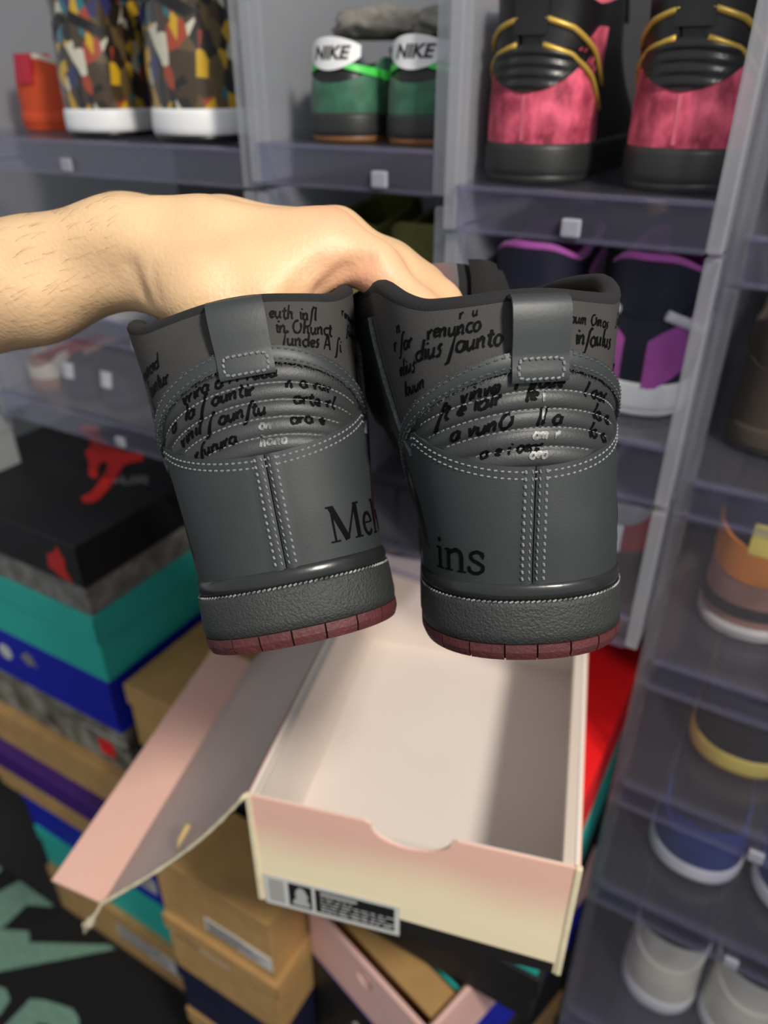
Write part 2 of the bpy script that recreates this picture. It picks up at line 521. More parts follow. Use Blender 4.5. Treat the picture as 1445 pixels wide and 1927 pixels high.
cab = empty('storage_cabinet', shelf(-.425, .782, -CZ), SLANT)
tag(cab, 'black cabinet standing behind the shoe boxes under the clear crates', 'cabinet')
mk = mat('black_cabinet_board', srgb(20, 20, 22), .6)
hC = CZ - .464
MB().box(-.36, .36, .006, .20, .0, hC, .003).build('body', mk, cab)
for sg in (-1, 1):
    x0, x1 = sorted((sg * .003, sg * .355))
    dr = MB().box(x0, x1, -.012, .006, .05, hC - .01, .003).build('door', mk, cab)
    MB().box(sg * .02 - .004, sg * .02 + .004, -.03, -.012, hC * .6, hC * .75, .002).build('handle', M_CLIP, dr)
# ------------------------------------------------------------------ shoe boxes
KR = mat('kraft_card', srgb(178, 140, 86), .8, var=.08, vscale=30, bump=.12, bscale=260)
TEAL = mat('teal_card', srgb(42, 178, 164), .55, var=.03, vscale=20)
BLUE = mat('blue_card', srgb(14, 30, 170), .5, var=.04, vscale=20)
BLACK = mat('black_card', srgb(13, 15, 17), .6, var=.05, vscale=20)
CEMENT = mat('grey_cement_print', srgb(96, 94, 90), .7, col2=srgb(136, 132, 126), vscale=45)
RED = mat('red_card', srgb(226, 22, 26), .5, var=.03, vscale=20)
PINK = mat('pink_card', srgb(230, 186, 176), .7, var=.03, vscale=14)
PURPLE = mat('purple_card', srgb(62, 22, 112), .55, var=.05, vscale=20)
CAMO = mat('camo_print', srgb(70, 62, 46), .7, col2=srgb(150, 146, 132), vscale=26)
NAVY = mat('navy_card', srgb(18, 22, 52), .6)
WHITE = mat('white_card', srgb(214, 214, 210), .6)
DKGREEN = mat('dark_green_card', srgb(40, 70, 62), .6)
LBLW = mat('white_label', srgb(206, 204, 200), .6)
INKP = mat('printed_ink', srgb(40, 40, 42), .6)

def shoe_box(label, loc, yaw, L, W, H, mbody, mlid, lid_h=.035, lbl=None, origin='rf', group='shoe boxes stacked on the floor'):
    """closed box; origin is its near right bottom corner, x to the right, y away"""
    root = empty('shoe_box', loc, yaw)
    tag(root, label, 'box', group)
    x0, x1 = -W, 0
    if origin == 'lf': x0, x1 = 0, W
    MB().box(x0 + .003, x1 - .003, .003, L - .003, 0, H - .004, .0015).build('body', mbody, root)
    m = MB()
    m.box(x0, x1, 0, L, H - .0035, H, .0015)
    m.box(x0, x1, 0, .0025, H - lid_h, H - .002, .0006); m.box(x0, x1, L - .0025, L, H - lid_h, H - .002, .0006)
    m.box(x0, x0 + .0025, 0, L, H - lid_h, H - .002, .0006); m.box(x1 - .0025, x1, 0, L, H - lid_h, H - .002, .0006)
    m.build('lid', mlid, root)
    if lbl:
        for (side, a0, a1, c0, c1, mm) in lbl:
            m = MB()
            if side == 'f': m.box(x0 + a0, x0 + a1, .0022 - .0006, .0032, c0, c1)
            elif side == 'r': m.box(x1 - .0034, x1 - .0021, a0, a1, c0, c1)
            o = m.build('label', mm, root)
            if mm is LBLW:
                p = MB()
                n = 5
                for k in range(n):
                    q0 = c0 + (c1 - c0) * (k + .25) / n; q1 = q0 + (c1 - c0) * .35 / n
                    e = a0 + (a1 - a0) * (.5 + .4 * abs(math.sin(k * 2.3)))
                    if side == 'f': p.box(x0 + a0 + .004, x0 + e, .0012, .0018, q0, q1)
                    else: p.box(x1 - .0022, x1 - .0018, a0 + .004, e, q0, q1)
                p.build('print', INKP, o)['kind'] = 'stuff'
    return root

def stack(s, d, z, yaw_extra, specs):
    for sp in specs:
        H = sp['h']
        z -= H
        ds, dd = sp.get('ds', 0), sp.get('dd', 0)
        shoe_box(sp['label'], shelf(s + ds, d + dd, z), SLANT + math.radians(sp.get('yaw', 0)), sp.get('L', .22), sp.get('W', .34), H - .0006,
                 sp['b'], sp['l'], sp.get('lh', .035), sp.get('lbl'))
    return z

# stack at the left, its front corner beside the black shoe
zA = -.481
stack(-.695, .464, zA, 0, [
  dict(h=.108, b=CEMENT, l=BLACK, lh=.062, L=.30, label='black-lidded shoe box with a red jumping figure and grey speckled sides'),
  dict(h=.113, b=TEAL, l=TEAL, lh=.042, label='teal shoe box under the black box with the red figure'),
  dict(h=.103, b=BLUE, l=BLUE, lh=.08, ds=-.005, dd=.004, lbl=[('f', .16, .17, .02, .03, LBLW), ('f', .03, .30, .087, .102, LBLW)], label='bright blue shoe box under the teal box, pale sticker on its side'),
  dict(h=.098, b=CAMO, l=CAMO, lh=.03, ds=-.008, dd=.012, lbl=[('f', .14, .335, .062, .09, LBLW), ('f', .27, .30, .02, .05, RED)], label='mottled brown and grey shoe box under the bright blue box'),
  dict(h=.085, b=KR, l=KR, ds=-.012, dd=.0, lh=.03, label='kraft brown shoe box under the mottled box'),
  dict(h=.055, b=PURPLE, l=PURPLE, ds=-.075, dd=-.016, label='flat purple shoe box in the left stack, under the kraft box'),
  dict(h=.058, b=KR, l=KR, ds=-.03, dd=-.012, label='flat kraft box under the purple box in the left stack'),
  dict(h=.105, b=BLUE, l=BLUE, ds=.0, lbl=[('f', .25, .33, .03, .07, LBLW)], label='blue shoe box third from the floor in the left stack'),
  dict(h=.110, b=TEAL, l=TEAL, ds=.008, label='teal shoe box second from the floor in the left stack'),
  dict(h=CZ + zA - .108 - .113 - .103 - .098 - .098 - .10 - .105 - .110, b=KR, l=KR, dd=-.006, ds=.012, lbl=[('f', .18, .335, .05, .1, LBLW)], label='kraft shoe box on the floor at the bottom of the left stack'),
])
# kraft boxes between the left stack and the pink box
zH = -.700
stack(-.475, .475, zH, 0, [
  dict(h=.115, W=.205, L=.27, b=KR, l=KR, lbl=[('r', .02, .06, .02, .05, LBLW)], label='kraft shoe box right of the teal box, against the left stack'),
  dict(h=.125, W=.205, L=.27, b=BLACK, l=BLACK, label='black shoe box under the kraft box beside the left stack'),
  dict(h=.125, W=.205, L=.27, b=NAVY, l=NAVY, label='navy shoe box third down beside the left stack'),
  dict(h=.125, W=.205, L=.27, b=KR, l=KR, label='kraft shoe box fourth down beside the left stack'),
  dict(h=.125, W=.205, L=.27, b=BLACK, l=BLACK, label='black shoe box fifth down beside the left stack'),
  dict(h=CZ + zH - .115 - .5, W=.205, L=.27, b=KR, l=KR, label='flat kraft box on the floor beside the left stack'),
])

o = shoe_box('flat black box on the cabinet behind the black lid with the red figure', shelf(-.50, .768, -.464), SLANT, .20, .26, .072, BLACK, BLACK, group=None)
o = shoe_box('small pale grey case lying on the black lid, far left', shelf(-.945, .515, zA), SLANT, .07, .10, .075, mat('pale_grey_plastic', srgb(150, 154, 156), .5), mat('pale_grey_plastic', srgb(150, 154, 156), .5), .02, group=None)

bb = [o for o in bpy.data.objects if o.get('label', '').startswith('bright blue shoe box under the teal')][0]
def wall_print(name, poly, mm, par, y=-.0004):
    o = MB().prism(poly, 0, .0006).build(name, mm, par)
    o.matrix_local = Matrix(((1, 0, 0, 0), (0, 0, -1, y), (0, 1, 0, 0), (0, 0, 0, 1)))
    return o
bl = [c for c in bb.children if c.name.startswith('lid')][0]
wall_print('white_disc', [(-.232 + .014 * math.cos(a * .3927), .058 + .014 * math.sin(a * .3927)) for a in range(16)], LBLW, bl)
wall_print('pale_emblem', [(-.195, .066), (-.178, .052), (-.170, .060), (-.160, .056), (-.166, .074), (-.178, .080), (-.186, .072)], mat('grey_emblem', srgb(130, 126, 120), .6), bl)
# ------------------------------------------------------------------ kraft stack under the hanging lid
zB = -.833
stack(-.364, .366, zB, 0, [
  dict(h=.121, W=.190, L=.10, b=KR, l=KR, lh=.006, lbl=[('f', .08, .185, .018, .044, LBLW)], label='kraft shoe box on top of the stack under the hanging pink lid'),
  dict(h=.121, W=.190, L=.10, ds=.004, dd=-.004, b=KR, l=KR, lh=.028, lbl=[('f', .01, .11, .085, .11, LBLW)], label='kraft shoe box second down in the stack under the pink lid'),
  dict(h=.123, W=.190, L=.10, b=NAVY, l=NAVY, label='navy shoe box third down in the stack under the pink lid'),
  dict(h=.123, W=.190, L=.10, b=KR, l=KR, label='kraft shoe box fourth down in the stack under the pink lid'),
  dict(h=CZ + zB - .488, W=.190, L=.10, b=BLACK, l=BLACK, label='black shoe box on the floor under the kraft stack'),
])

# ------------------------------------------------------------------ open pink box below, with a kraft liner
zE = -.880
E0 = at_z(805, 1950, CZ + zE); E1 = at_z(1120, 1600, CZ + zE)
yE = math.atan2((E1 - E0).y, (E1 - E0).x)
root = empty('open_shoe_box', (E0.x, E0.y, CZ + zE - .105), yE)
tag(root, 'pale pink open shoe box with a thumb hole, low under the big pink box', 'box')
LE, WE, HE = .33, .205, .105
def holed_panel(name, x0, x1, t, h, hx, r, m, par):
    """upright panel in the x-z plane with a round thumb hole near its rim"""
    mb = MB(); n = 20
    outer = [(x0, 0), (x1, 0), (x1, h), (x0, h)]
    cz = h - .030
    pts_o, pts_i = [], []
    for k in range(n):
        a = 2 * math.pi * k / n
        dx, dz = math.cos(a), math.sin(a)
        tt = min([((x1 if dx > 0 else x0) - hx) / dx if abs(dx) > 1e-6 else 9, ((h if dz > 0 else 0) - cz) / dz if abs(dz) > 1e-6 else 9])
        pts_o.append((hx + dx * tt, cz + dz * tt)); pts_i.append((hx + dx * r, cz + dz * r))
    for c in outer:
        k = min(range(n), key=lambda i: (pts_o[i][0] - c[0]) ** 2 + (pts_o[i][1] - c[1]) ** 2)
        pts_o[k] = c
    vs = [(x, 0, z) for x, z in pts_o] + [(x, 0, z) for x, z in pts_i] + [(x, t, z) for x, z in pts_o] + [(x, t, z) for x, z in pts_i]
    fs = []
    for k in range(n):
        j = (k + 1) % n
        fs += [(k, j, n + j, n + k), (2 * n + k, 3 * n + k, 3 * n + j, 2 * n + j), (k, 2 * n + k, 2 * n + j, j), (n + k, n + j, 3 * n + j, 3 * n + k)]
    mb.add(vs, fs)
    return mb.build(name, m, par)
MB().box(0, LE, 0, WE, 0, .004).build('bottom_panel', PINK, root)
pr = MB().box(0, LE, 0, .006, .004, HE, .002).build('side_panel', PINK, root)
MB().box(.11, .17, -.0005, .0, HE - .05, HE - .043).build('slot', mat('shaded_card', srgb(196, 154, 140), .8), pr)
MB().box(0, LE, WE - .006, WE, .004, HE, .002).build('side_panel', PINK, root)
MB().box(LE - .004, LE, .006, WE - .006, .004, HE, .001).build('end_panel', PINK, root)
fp = holed_panel('end_panel', 0, WE - .012, .006, HE - .004, .095, .013, PINK, root)
fp.rotation_euler = (0, 0, math.pi / 2); fp.location = (.006, .006, .004)
MB().box(.0105, LE - .006, .0075, .0095, .004, HE - .006).build('liner', KR, root)
inner = empty('shoe_box', (E0.x, E0.y, CZ + zE - .1005), yE)
tag(inner, 'kraft carton lying inside the open pink box', 'box')
MB().box(.032, .060, .012, WE - .016, 0, .084, .002).build('body', KR, inner)
MB().box(.0200, .0595, .0125, WE - .0165, .084, .088, .001).build('flap', KR, inner)
inner2 = empty('shoe_box', (E0.x, E0.y, CZ + zE - .1005), yE)
tag(inner2, 'dark navy box with a teal rim lying inside the open pink box', 'box')
MB().box(.066, .20, .012, WE - .012, 0, .082, .002).build('body', NAVY, inner2)
MB().box(.064, .068, .011, WE - .011, .066, .086, .001).build('rim', TEAL, inner2)
uz = zE - .105
for k, (mb_, ml_, hh, lab) in enumerate([(BLUE, BLUE, .115, 'bright blue shoe box under the open pale pink box'), (BLACK, BLACK, .12, 'black shoe box two below the open pale pink box'),
                                       (KR, KR, .12, 'kraft shoe box three below the open pale pink box'), (BLACK, BLACK, CZ + zE - .105 - .355, 'black box on the floor below the open pale pink box')]):
    uz -= hh
    o = shoe_box(lab, (E0.x, E0.y, CZ + uz), yE, WE - .004, LE - .01, hh - .0008, mb_, ml_, .06, origin='lf')
    if k == 0:
        pn = MB().box(-.0012, -.0002, .003, .198, .001, .112).build('label', mat('black_print_panel', srgb(16, 16, 18), .5), o)
        a = MB(); a.prism([(.052, .030), (.075, .024), (.085, .045), (.105, .060), (.098, .072), (.080, .066), (.070, .082), (.058, .078), (.062, .055)], 0, .0006)
        q = a.build('print', LBLW, pn); q.matrix_local = Matrix(((0, 0, -1, -.0013), (1, 0, 0, 0.02), (0, 1, 0, 0), (0, 0, 0, 1)))

# ------------------------------------------------------------------ stack to the right that carries the big pink box
stack(-.072, .440, -.583, 0, [
  dict(h=.084, W=.215, L=.315, b=WHITE, l=RED, lh=.080, label='bright red shoe box right behind the big pink box'),
  dict(h=.125, W=.215, L=.315, b=TEAL, l=TEAL, label='teal shoe box under the bright red box at right'),
  dict(h=.0872, W=.215, L=.315, b=BLACK, l=BLACK, lbl=[('r', .13, .15, .03, .045, LBLW)], label='low black shoe box between the teal box and the open pink box'),
])

# ------------------------------------------------------------------ the big open pink box
ZT = CZ - .457
FL = at_z(466, 1497, ZT); FR = at_z(1090, 1637, ZT)
wd = (FR - FL).length
yM = math.atan2((FR - FL).y, (FR - FL).x)
LM, HM = .340, .1255
big = empty('open_shoe_box', (FL.x, FL.y, ZT - HM), yM)
tag(big, 'big pale pink open shoe box with label and cream front, below the held shoes', 'box')
def card(name, c_top, c_bot, z0, z1, rough=.65):
    m = mat(name, c_top, rough, bump=.08, bscale=200)
    nt = m.node_tree; b = nt.nodes['Principled BSDF']
    tc = nt.nodes.new('ShaderNodeTexCoord'); sp = nt.nodes.new('ShaderNodeSeparateXYZ')
    nt.links.new(tc.outputs['Object'], sp.inputs[0])
    nz = nt.nodes.new('ShaderNodeTexNoise'); nz.inputs['Scale'].default_value = 9
    nt.links.new(tc.outputs['Object'], nz.inputs['Vector'])
    ad = nt.nodes.new('ShaderNodeMath'); ad.operation = 'MULTIPLY_ADD'
    nt.links.new(nz.outputs['Fac'], ad.inputs[0]); ad.inputs[1].default_value = .035; nt.links.new(sp.outputs[2], ad.inputs[2])
    mr = nt.nodes.new('ShaderNodeMapRange'); mr.interpolation_type = 'SMOOTHSTEP'
    mr.inputs[1].default_value = z0; mr.inputs[2].default_value = z1
    nt.links.new(ad.outputs[0], mr.inputs[0])
    mx = nt.nodes.new('ShaderNodeMix'); mx.data_type = 'RGBA'
    mx.inputs[6].default_value = c_bot; mx.inputs[7].default_value = c_top
    nt.links.new(mr.outputs[0], mx.inputs[0]); nt.links.new(mx.outputs[2], b.inputs['Base Color'])
    return m
M_FRONT = card('faded_pink_front', srgb(232, 186, 168), srgb(248, 232, 196), .066, .126)
M_PINK = mat('pink_box_card', srgb(230, 184, 168), .65, var=.02, vscale=8)
M_IN = mat('pale_inside_card', srgb(230, 219, 210), .7, var=.02, vscale=10)
M_CREAM = mat('cream_card_edge', srgb(226, 214, 180), .8, var=.08, vscale=60)
M_SHADEIN = mat('shaded_inside_card', srgb(176, 160, 154), .45, var=.03, vscale=10)  # inside of the hanging lid, its shade put into the grey
MB().box(.003, wd - .003, .003, LM - .003, 0, .003).build('bottom_panel', M_IN, big)
# front with a half-round thumb notch
def notch_panel(name, y0, y1, mm, h):
    n = 14; r = .0295; cx = wd * .515
    top = [(0, h)] + [(cx - r - .004, h), (cx - r, h - .002)] + [(cx - r * math.cos(math.pi * k / n), h - .002 - r * .62 * math.sin(math.pi * k / n)) for k in range(1, n)] + [(cx + r, h - .002), (cx + r + .004, h), (wd, h)]
    vs, fs = [], []
    for y in (y0, y1):
        for x, z in top: vs.append((x, y, z))
        for x, z in top: vs.append((x, y, 0))
    k = len(top)
    for i in range(k - 1):
        fs += [(k + i, k + i + 1, i + 1, i), (2 * k + i, 2 * k + i + 1, 3 * k + i + 1, 3 * k + i), (i, i + 1, 2 * k + i + 1, 2 * k + i), (k + i, 3 * k + i, 3 * k + i + 1, k + i + 1)]
    fs += [(0, 2 * k, 3 * k, k), (k - 1, 2 * k - 1, 4 * k - 1, 3 * k - 1)]
    return MB().add(vs, fs).build(name, mm, big)
fr = notch_panel('front_panel', 0, .002, M_FRONT, HM)
notch_panel('inner_flap', .0021, .0036, M_IN, HM - .001)
MB().box(0, wd, LM - .003, LM, 0, HM, .001).build('back_panel', M_IN, big)
for x0, x1 in ((0, .003), (wd - .003, wd)):
    MB().box(x0, x1, .0037, LM - .003, 0, HM, .001).build('side_panel', M_IN, big)
for x0, x1 in ((-.0012, 0), (wd, wd + .0012)):
    MB().box(x0, x1, .001, LM, 0, HM - .001).build('side_wrap', M_PINK, big)
for x0, x1 in ((.003, .008), (wd - .011, wd - .003)):
    MB().box(x0, x1, .004, LM - .003, HM - .004, HM - .0005, .001).build('rolled_edge', mat('grey_tan_edge', srgb(206, 192, 178), .7), big)
for x in (.0, wd):
    MB().box(x - .0022, x + .0022, -.0012, .003, .0, HM + .001, .0009).build('corner_edge', M_CREAM, big)
# black band along the foot of the front
MB().prism([(wd * .48, .0), (wd - .004, .0), (wd - .004, .0125), (wd * .48, .0195)], 0, .0005).build('black_band', mat('black_print', srgb(26, 25, 24), .5), fr).matrix_local = Matrix(((1, 0, 0, 0), (0, 0, -1, 0), (0, 1, 0, 0), (0, 0, 0, 1)))
def front_print(name, poly, h0, h1, mm, par):
    o = MB().prism(poly, h0, h1).build(name, mm, par)
    o.matrix_local = Matrix(((1, 0, 0, 0), (0, 0, -1, 0), (0, 1, 0, 0), (0, 0, 0, 1)))
    return o
def rect(x0, x1, z0, z1): return [(x0, z0), (x1, z0), (x1, z1), (x0, z1)]
lx0, lx1, lz0, lz1 = .0045, wd * .488, -.002, .036
lab = front_print('label', rect(lx0, lx1, lz0, lz1), .0006, .0009, mat('grey_white_label', srgb(206, 206, 200), .5), fr)
pl = MB()
for k in range(9): pl.prism(rect(lx0 + .004, lx0 + .017, lz0 + .006 + k * .0032, lz0 + .0075 + k * .0032), .0009, .0011)
pb = pl.build('barcode', mat('grey_print', srgb(120, 120, 118), .6), lab); pb['kind'] = 'stuff'
front_identity = Matrix(((1, 0, 0, 0), (0, 1, 0, 0), (0, 0, 1, 0), (0, 0, 0, 1)))
def lab_print(name, mb, mm, kind=None):
    o = mb.build(name, mm, lab)
    if kind: o['kind'] = kind
    return o
MBK = mat('black_label_ink', srgb(22, 22, 24), .5); MGY = mat('pale_label_ink', srgb(176, 178, 176), .5)
lab_print('picture_square', MB().prism(rect(lx0 + .021, lx0 + .0405, lz0 + .005, lz0 + .034), .0009, .0011), MBK)
fig = [(.024, .0075), (.0385, .0075), (.0385, .012), (.036, .016), (.0375, .020), (.0355, .026), (.0335, .0300), (.030, .0305), (.0275, .027), (.0265, .021), (.0275, .017), (.0245, .013)]
lab_print('pale_figure', MB().prism([(lx0 + a, lz0 + b) for a, b in fig], .0011, .0013), MGY)
lab_print('text_block', MB().prism(rect(lx0 + .0435, lx1 - .004, lz0 + .005, lz0 + .034), .0009, .0011), MBK)
tx = MB(); rnd = random.Random(4)
tx.prism(rect(lx0 + .048, lx0 + .078, lz0 + .0285, lz0 + .0315), .0011, .0013)
for k in range(5):
    x = lx0 + .048; zz = lz0 + .0075 + k * .0042
    while x < lx1 - .010 - (.03 if k > 3 else 0):
        q = .002 + rnd.random() * .006
        tx.prism(rect(x, x + q, zz, zz + (.0012 if k else .0022)), .0011, .0013)
        x += q + .0012 + rnd.random() * .002
lab_print('text_lines', tx, MGY, 'stuff')

# ---- its lid, torn at the near end, hanging off the left long edge
RM = Matrix.Translation((FL.x, FL.y, ZT - HM)) @ Matrix.Rotation(yM, 4, 'Z')
def to_big(p): return RM.inverted() @ p
hinge = Vector((0, 0, HM)); along = Vector((0, 1, 0))
def on_front(px, py, ysh=0.0):     # a point of the lid's near end, in the box's frame
    Ri = RM.inverted(); o = Ri @ CAM; dr = (Ri.to_3x3() @ ray(px, py))
    return o + dr * ((ysh - o.y) / dr.y)
crease = on_front(196, 1700)
dirl = (crease - hinge); wlid = dirl.length; dirl.normalize()
nl = Vector((-dirl.z, 0, dirl.x)); nl = nl if nl.z > 0 else -nl
lid = empty('lid'); lid.parent = big
mp = MB(); na = 24; nb = 14
def lid_pt(a, b, h):               # a across from the hinge 0..1, b along 0..1
    sag = .012 * math.sin(math.pi * a) * (1 - b) ** 2
    return hinge + Vector((-.0015, 0, 0)) + dirl * (a * wlid) + along * (b * LM + (.010 * math.sin(a * math.pi) * (1 - b))) - nl * (sag - h)
A = np.array([[lid_pt(i / (na - 1), j / (nb - 1), 0)[:] for j in range(nb)] for i in range(na)])
B = np.array([[lid_pt(i / (na - 1), j / (nb - 1), -.0022)[:] for j in range(nb)] for i in range(na)])
mp.grid(A); mp.grid(B, flip=True)
mp.build('top_panel', M_SHADEIN, lid, True)
lipH = .052
mp = MB(); tl = Vector((-.20, 0, .0)) 
lipdir = (nl * .93 + dirl * .37).normalized()
A = np.array([[(lid_pt(1, j / (nb - 1), 0) + lipdir * (lipH * i / 6))[:] for j in range(nb)] for i in range(7)])
B = np.array([[(lid_pt(1, j / (nb - 1), 0) + lipdir * (lipH * i / 6) + dirl * .003)[:] for j in range(nb)] for i in range(7)])
mp.grid(A); mp.grid(B, flip=True); mp.grid(np.stack([A[-1], B[-1]], 0)); mp.grid(np.stack([A[:, 0], B[:, 0]], 0))
mp.build('lip', M_PINK, lid, True)
lr = MB(); rnd = random.Random(8)
pts = [lid_pt(a, 0, .0006) + Vector((0, -.001, 0)) for a in np.linspace(-.01, 1.0, 30)]
tail = [lid_pt(1.0, 0, 0) + dirl * q + Vector((0, -.003, -.35 * q)) for q in (.008, .018, .028, .036)]
pts += tail
lr.tube(pts, [.0012 + .0009 * rnd.random() + (.0028 if i > 31 else 0) for i in range(len(pts))], 6)
e = pts[-1]
for k in range(3):
    lr.tube([e, e + dirl * (.006 + .002 * k) + Vector((0, 0, .006 - .006 * k)), e + dirl * .010 + Vector((0, 0, .004 - .004 * k))], [.0024, .0017, .0008], 6)
lr.build('torn_edge', M_CREAM, lid, True)
ts = MB()
p0 = on_front(318, 1640, .006); p1 = on_front(334, 1585, .012)
q = lid_pt(.52, .03, .002)
ts.tube([q + dirl * .010 + along * -.004, q + nl * .004, q - dirl * .006 + along * .010 + nl * .006, q - dirl * .004 + along * .016 + nl * .003], [.0008, .0022, .0030, .0008], 7)
ts.build('torn_card_curl', mat('tan_torn_card', srgb(196, 170, 116), .85), lid, True)
# ------------------------------------------------------------------ the two black high-tops in the hand
M_LEA = mat('black_nubuck', srgb(43, 48, 49), 0.62, var=0.10, vscale=22, bump=0.10, bscale=900, spec=0.4)
M_COL = mat('collar_nubuck', srgb(60, 59, 58), 0.74, var=0.10, vscale=30, bump=0.18, bscale=1100, spec=0.25)
M_STRAP = mat('smooth_black_leather', srgb(44, 49, 50), 0.5, var=0.06, vscale=30, bump=0.06, bscale=700)
M_MID = mat('black_pebbled_rubber', srgb(43, 46, 45), 0.55, var=0.08, vscale=60, bump=0.75, bscale=950)
M_FOX = mat('glossy_black_rubber', srgb(34, 36, 36), 0.27, bump=0.15, bscale=120)
M_OUT = mat('maroon_rubber', srgb(76, 32, 34), 0.62, var=0.16, vscale=90, bump=0.5, bscale=600)
M_GROOVE = mat('dark_maroon_rubber', srgb(58, 22, 25), 0.7)
M_LIN = mat('black_lining_cloth', srgb(20, 20, 22), 0.9, bump=0.4, bscale=1500)
M_THR = mat('grey_thread', srgb(122, 126, 128), 0.6)
M_THRD = mat('dark_thread', srgb(72, 76, 78), 0.6)
M_WELT = mat('white_welt_thread', srgb(58, 60, 60), 0.45, col2=srgb(156, 156, 154), vscale=130)
M_INK = mat('glossy_black_ink', srgb(8, 9, 10), 0.6, spec=0.06)
M_GLINT = mat('glint_ink', srgb(38, 40, 40), 0.4, col2=srgb(128, 130, 128), vscale=420)  # pale flecks put the black ink's glints into its colour
M_RAW = mat('raw_suede_edge', srgb(76, 80, 81), 0.95, var=0.35, vscale=700, bump=0.6, bscale=1500)
M_MAR = mat('maroon_gloss_stripe', srgb(46, 16, 20), 0.35)
M_TLAB = mat('tongue_label_satin', srgb(50, 46, 47), 0.6, col2=srgb(74, 34, 40), vscale=60)

HERO = Last(W=([0, .03, .06, .085, .11, .135, .16, .185], [.0412, .0415, .0425, .0446, .0476, .0512, .0545, .0555]),
            Y=([0, .03, .055, .08, .10, .125, .15, .185], [.0030, .0030, .0008, .0012, .0014, .0012, .0024, .0050]),
            L=([0, .02, .04, .055, .07, .09, .12, .15, .185], [.285, .287, .278, .262, .225, .190, .165, .155, .150]), zmax=.185, a=.043, p=2.3)
K_ARC = 7.5
def z_arc(u): return .1205 - K_ARC * np.asarray(u) ** 2
def z_heel(u):
    a = .082 + 5.2 * np.asarray(u) ** 2
    return np.minimum(a, np.maximum(z_arc(u) - .0015, .05))
def z_rim(th):
    t = np.clip((np.abs(th) - .75) / 1.05, 0, 1)
    t = t * t * (3 - 2 * t)
    bump = .0022 * np.exp(-(np.asarray(th) / .38) ** 2)
    return .1455 + bump + .0125 * t
RIB = np.array([.082, .0895, .0972, .1045, .1118, .1205])
K_RIB = 5.0
def rib_bulge(U, Z):
    r = Z + K_RIB * U ** 2
    i = np.clip(np.searchsorted(RIB, r) - 1, 0, len(RIB) - 2)
    f = np.clip((r - RIB[i]) / (RIB[i + 1] - RIB[i]), 0, 1)
    return .0017 * np.sqrt(np.maximum(np.sin(math.pi * f), 0))

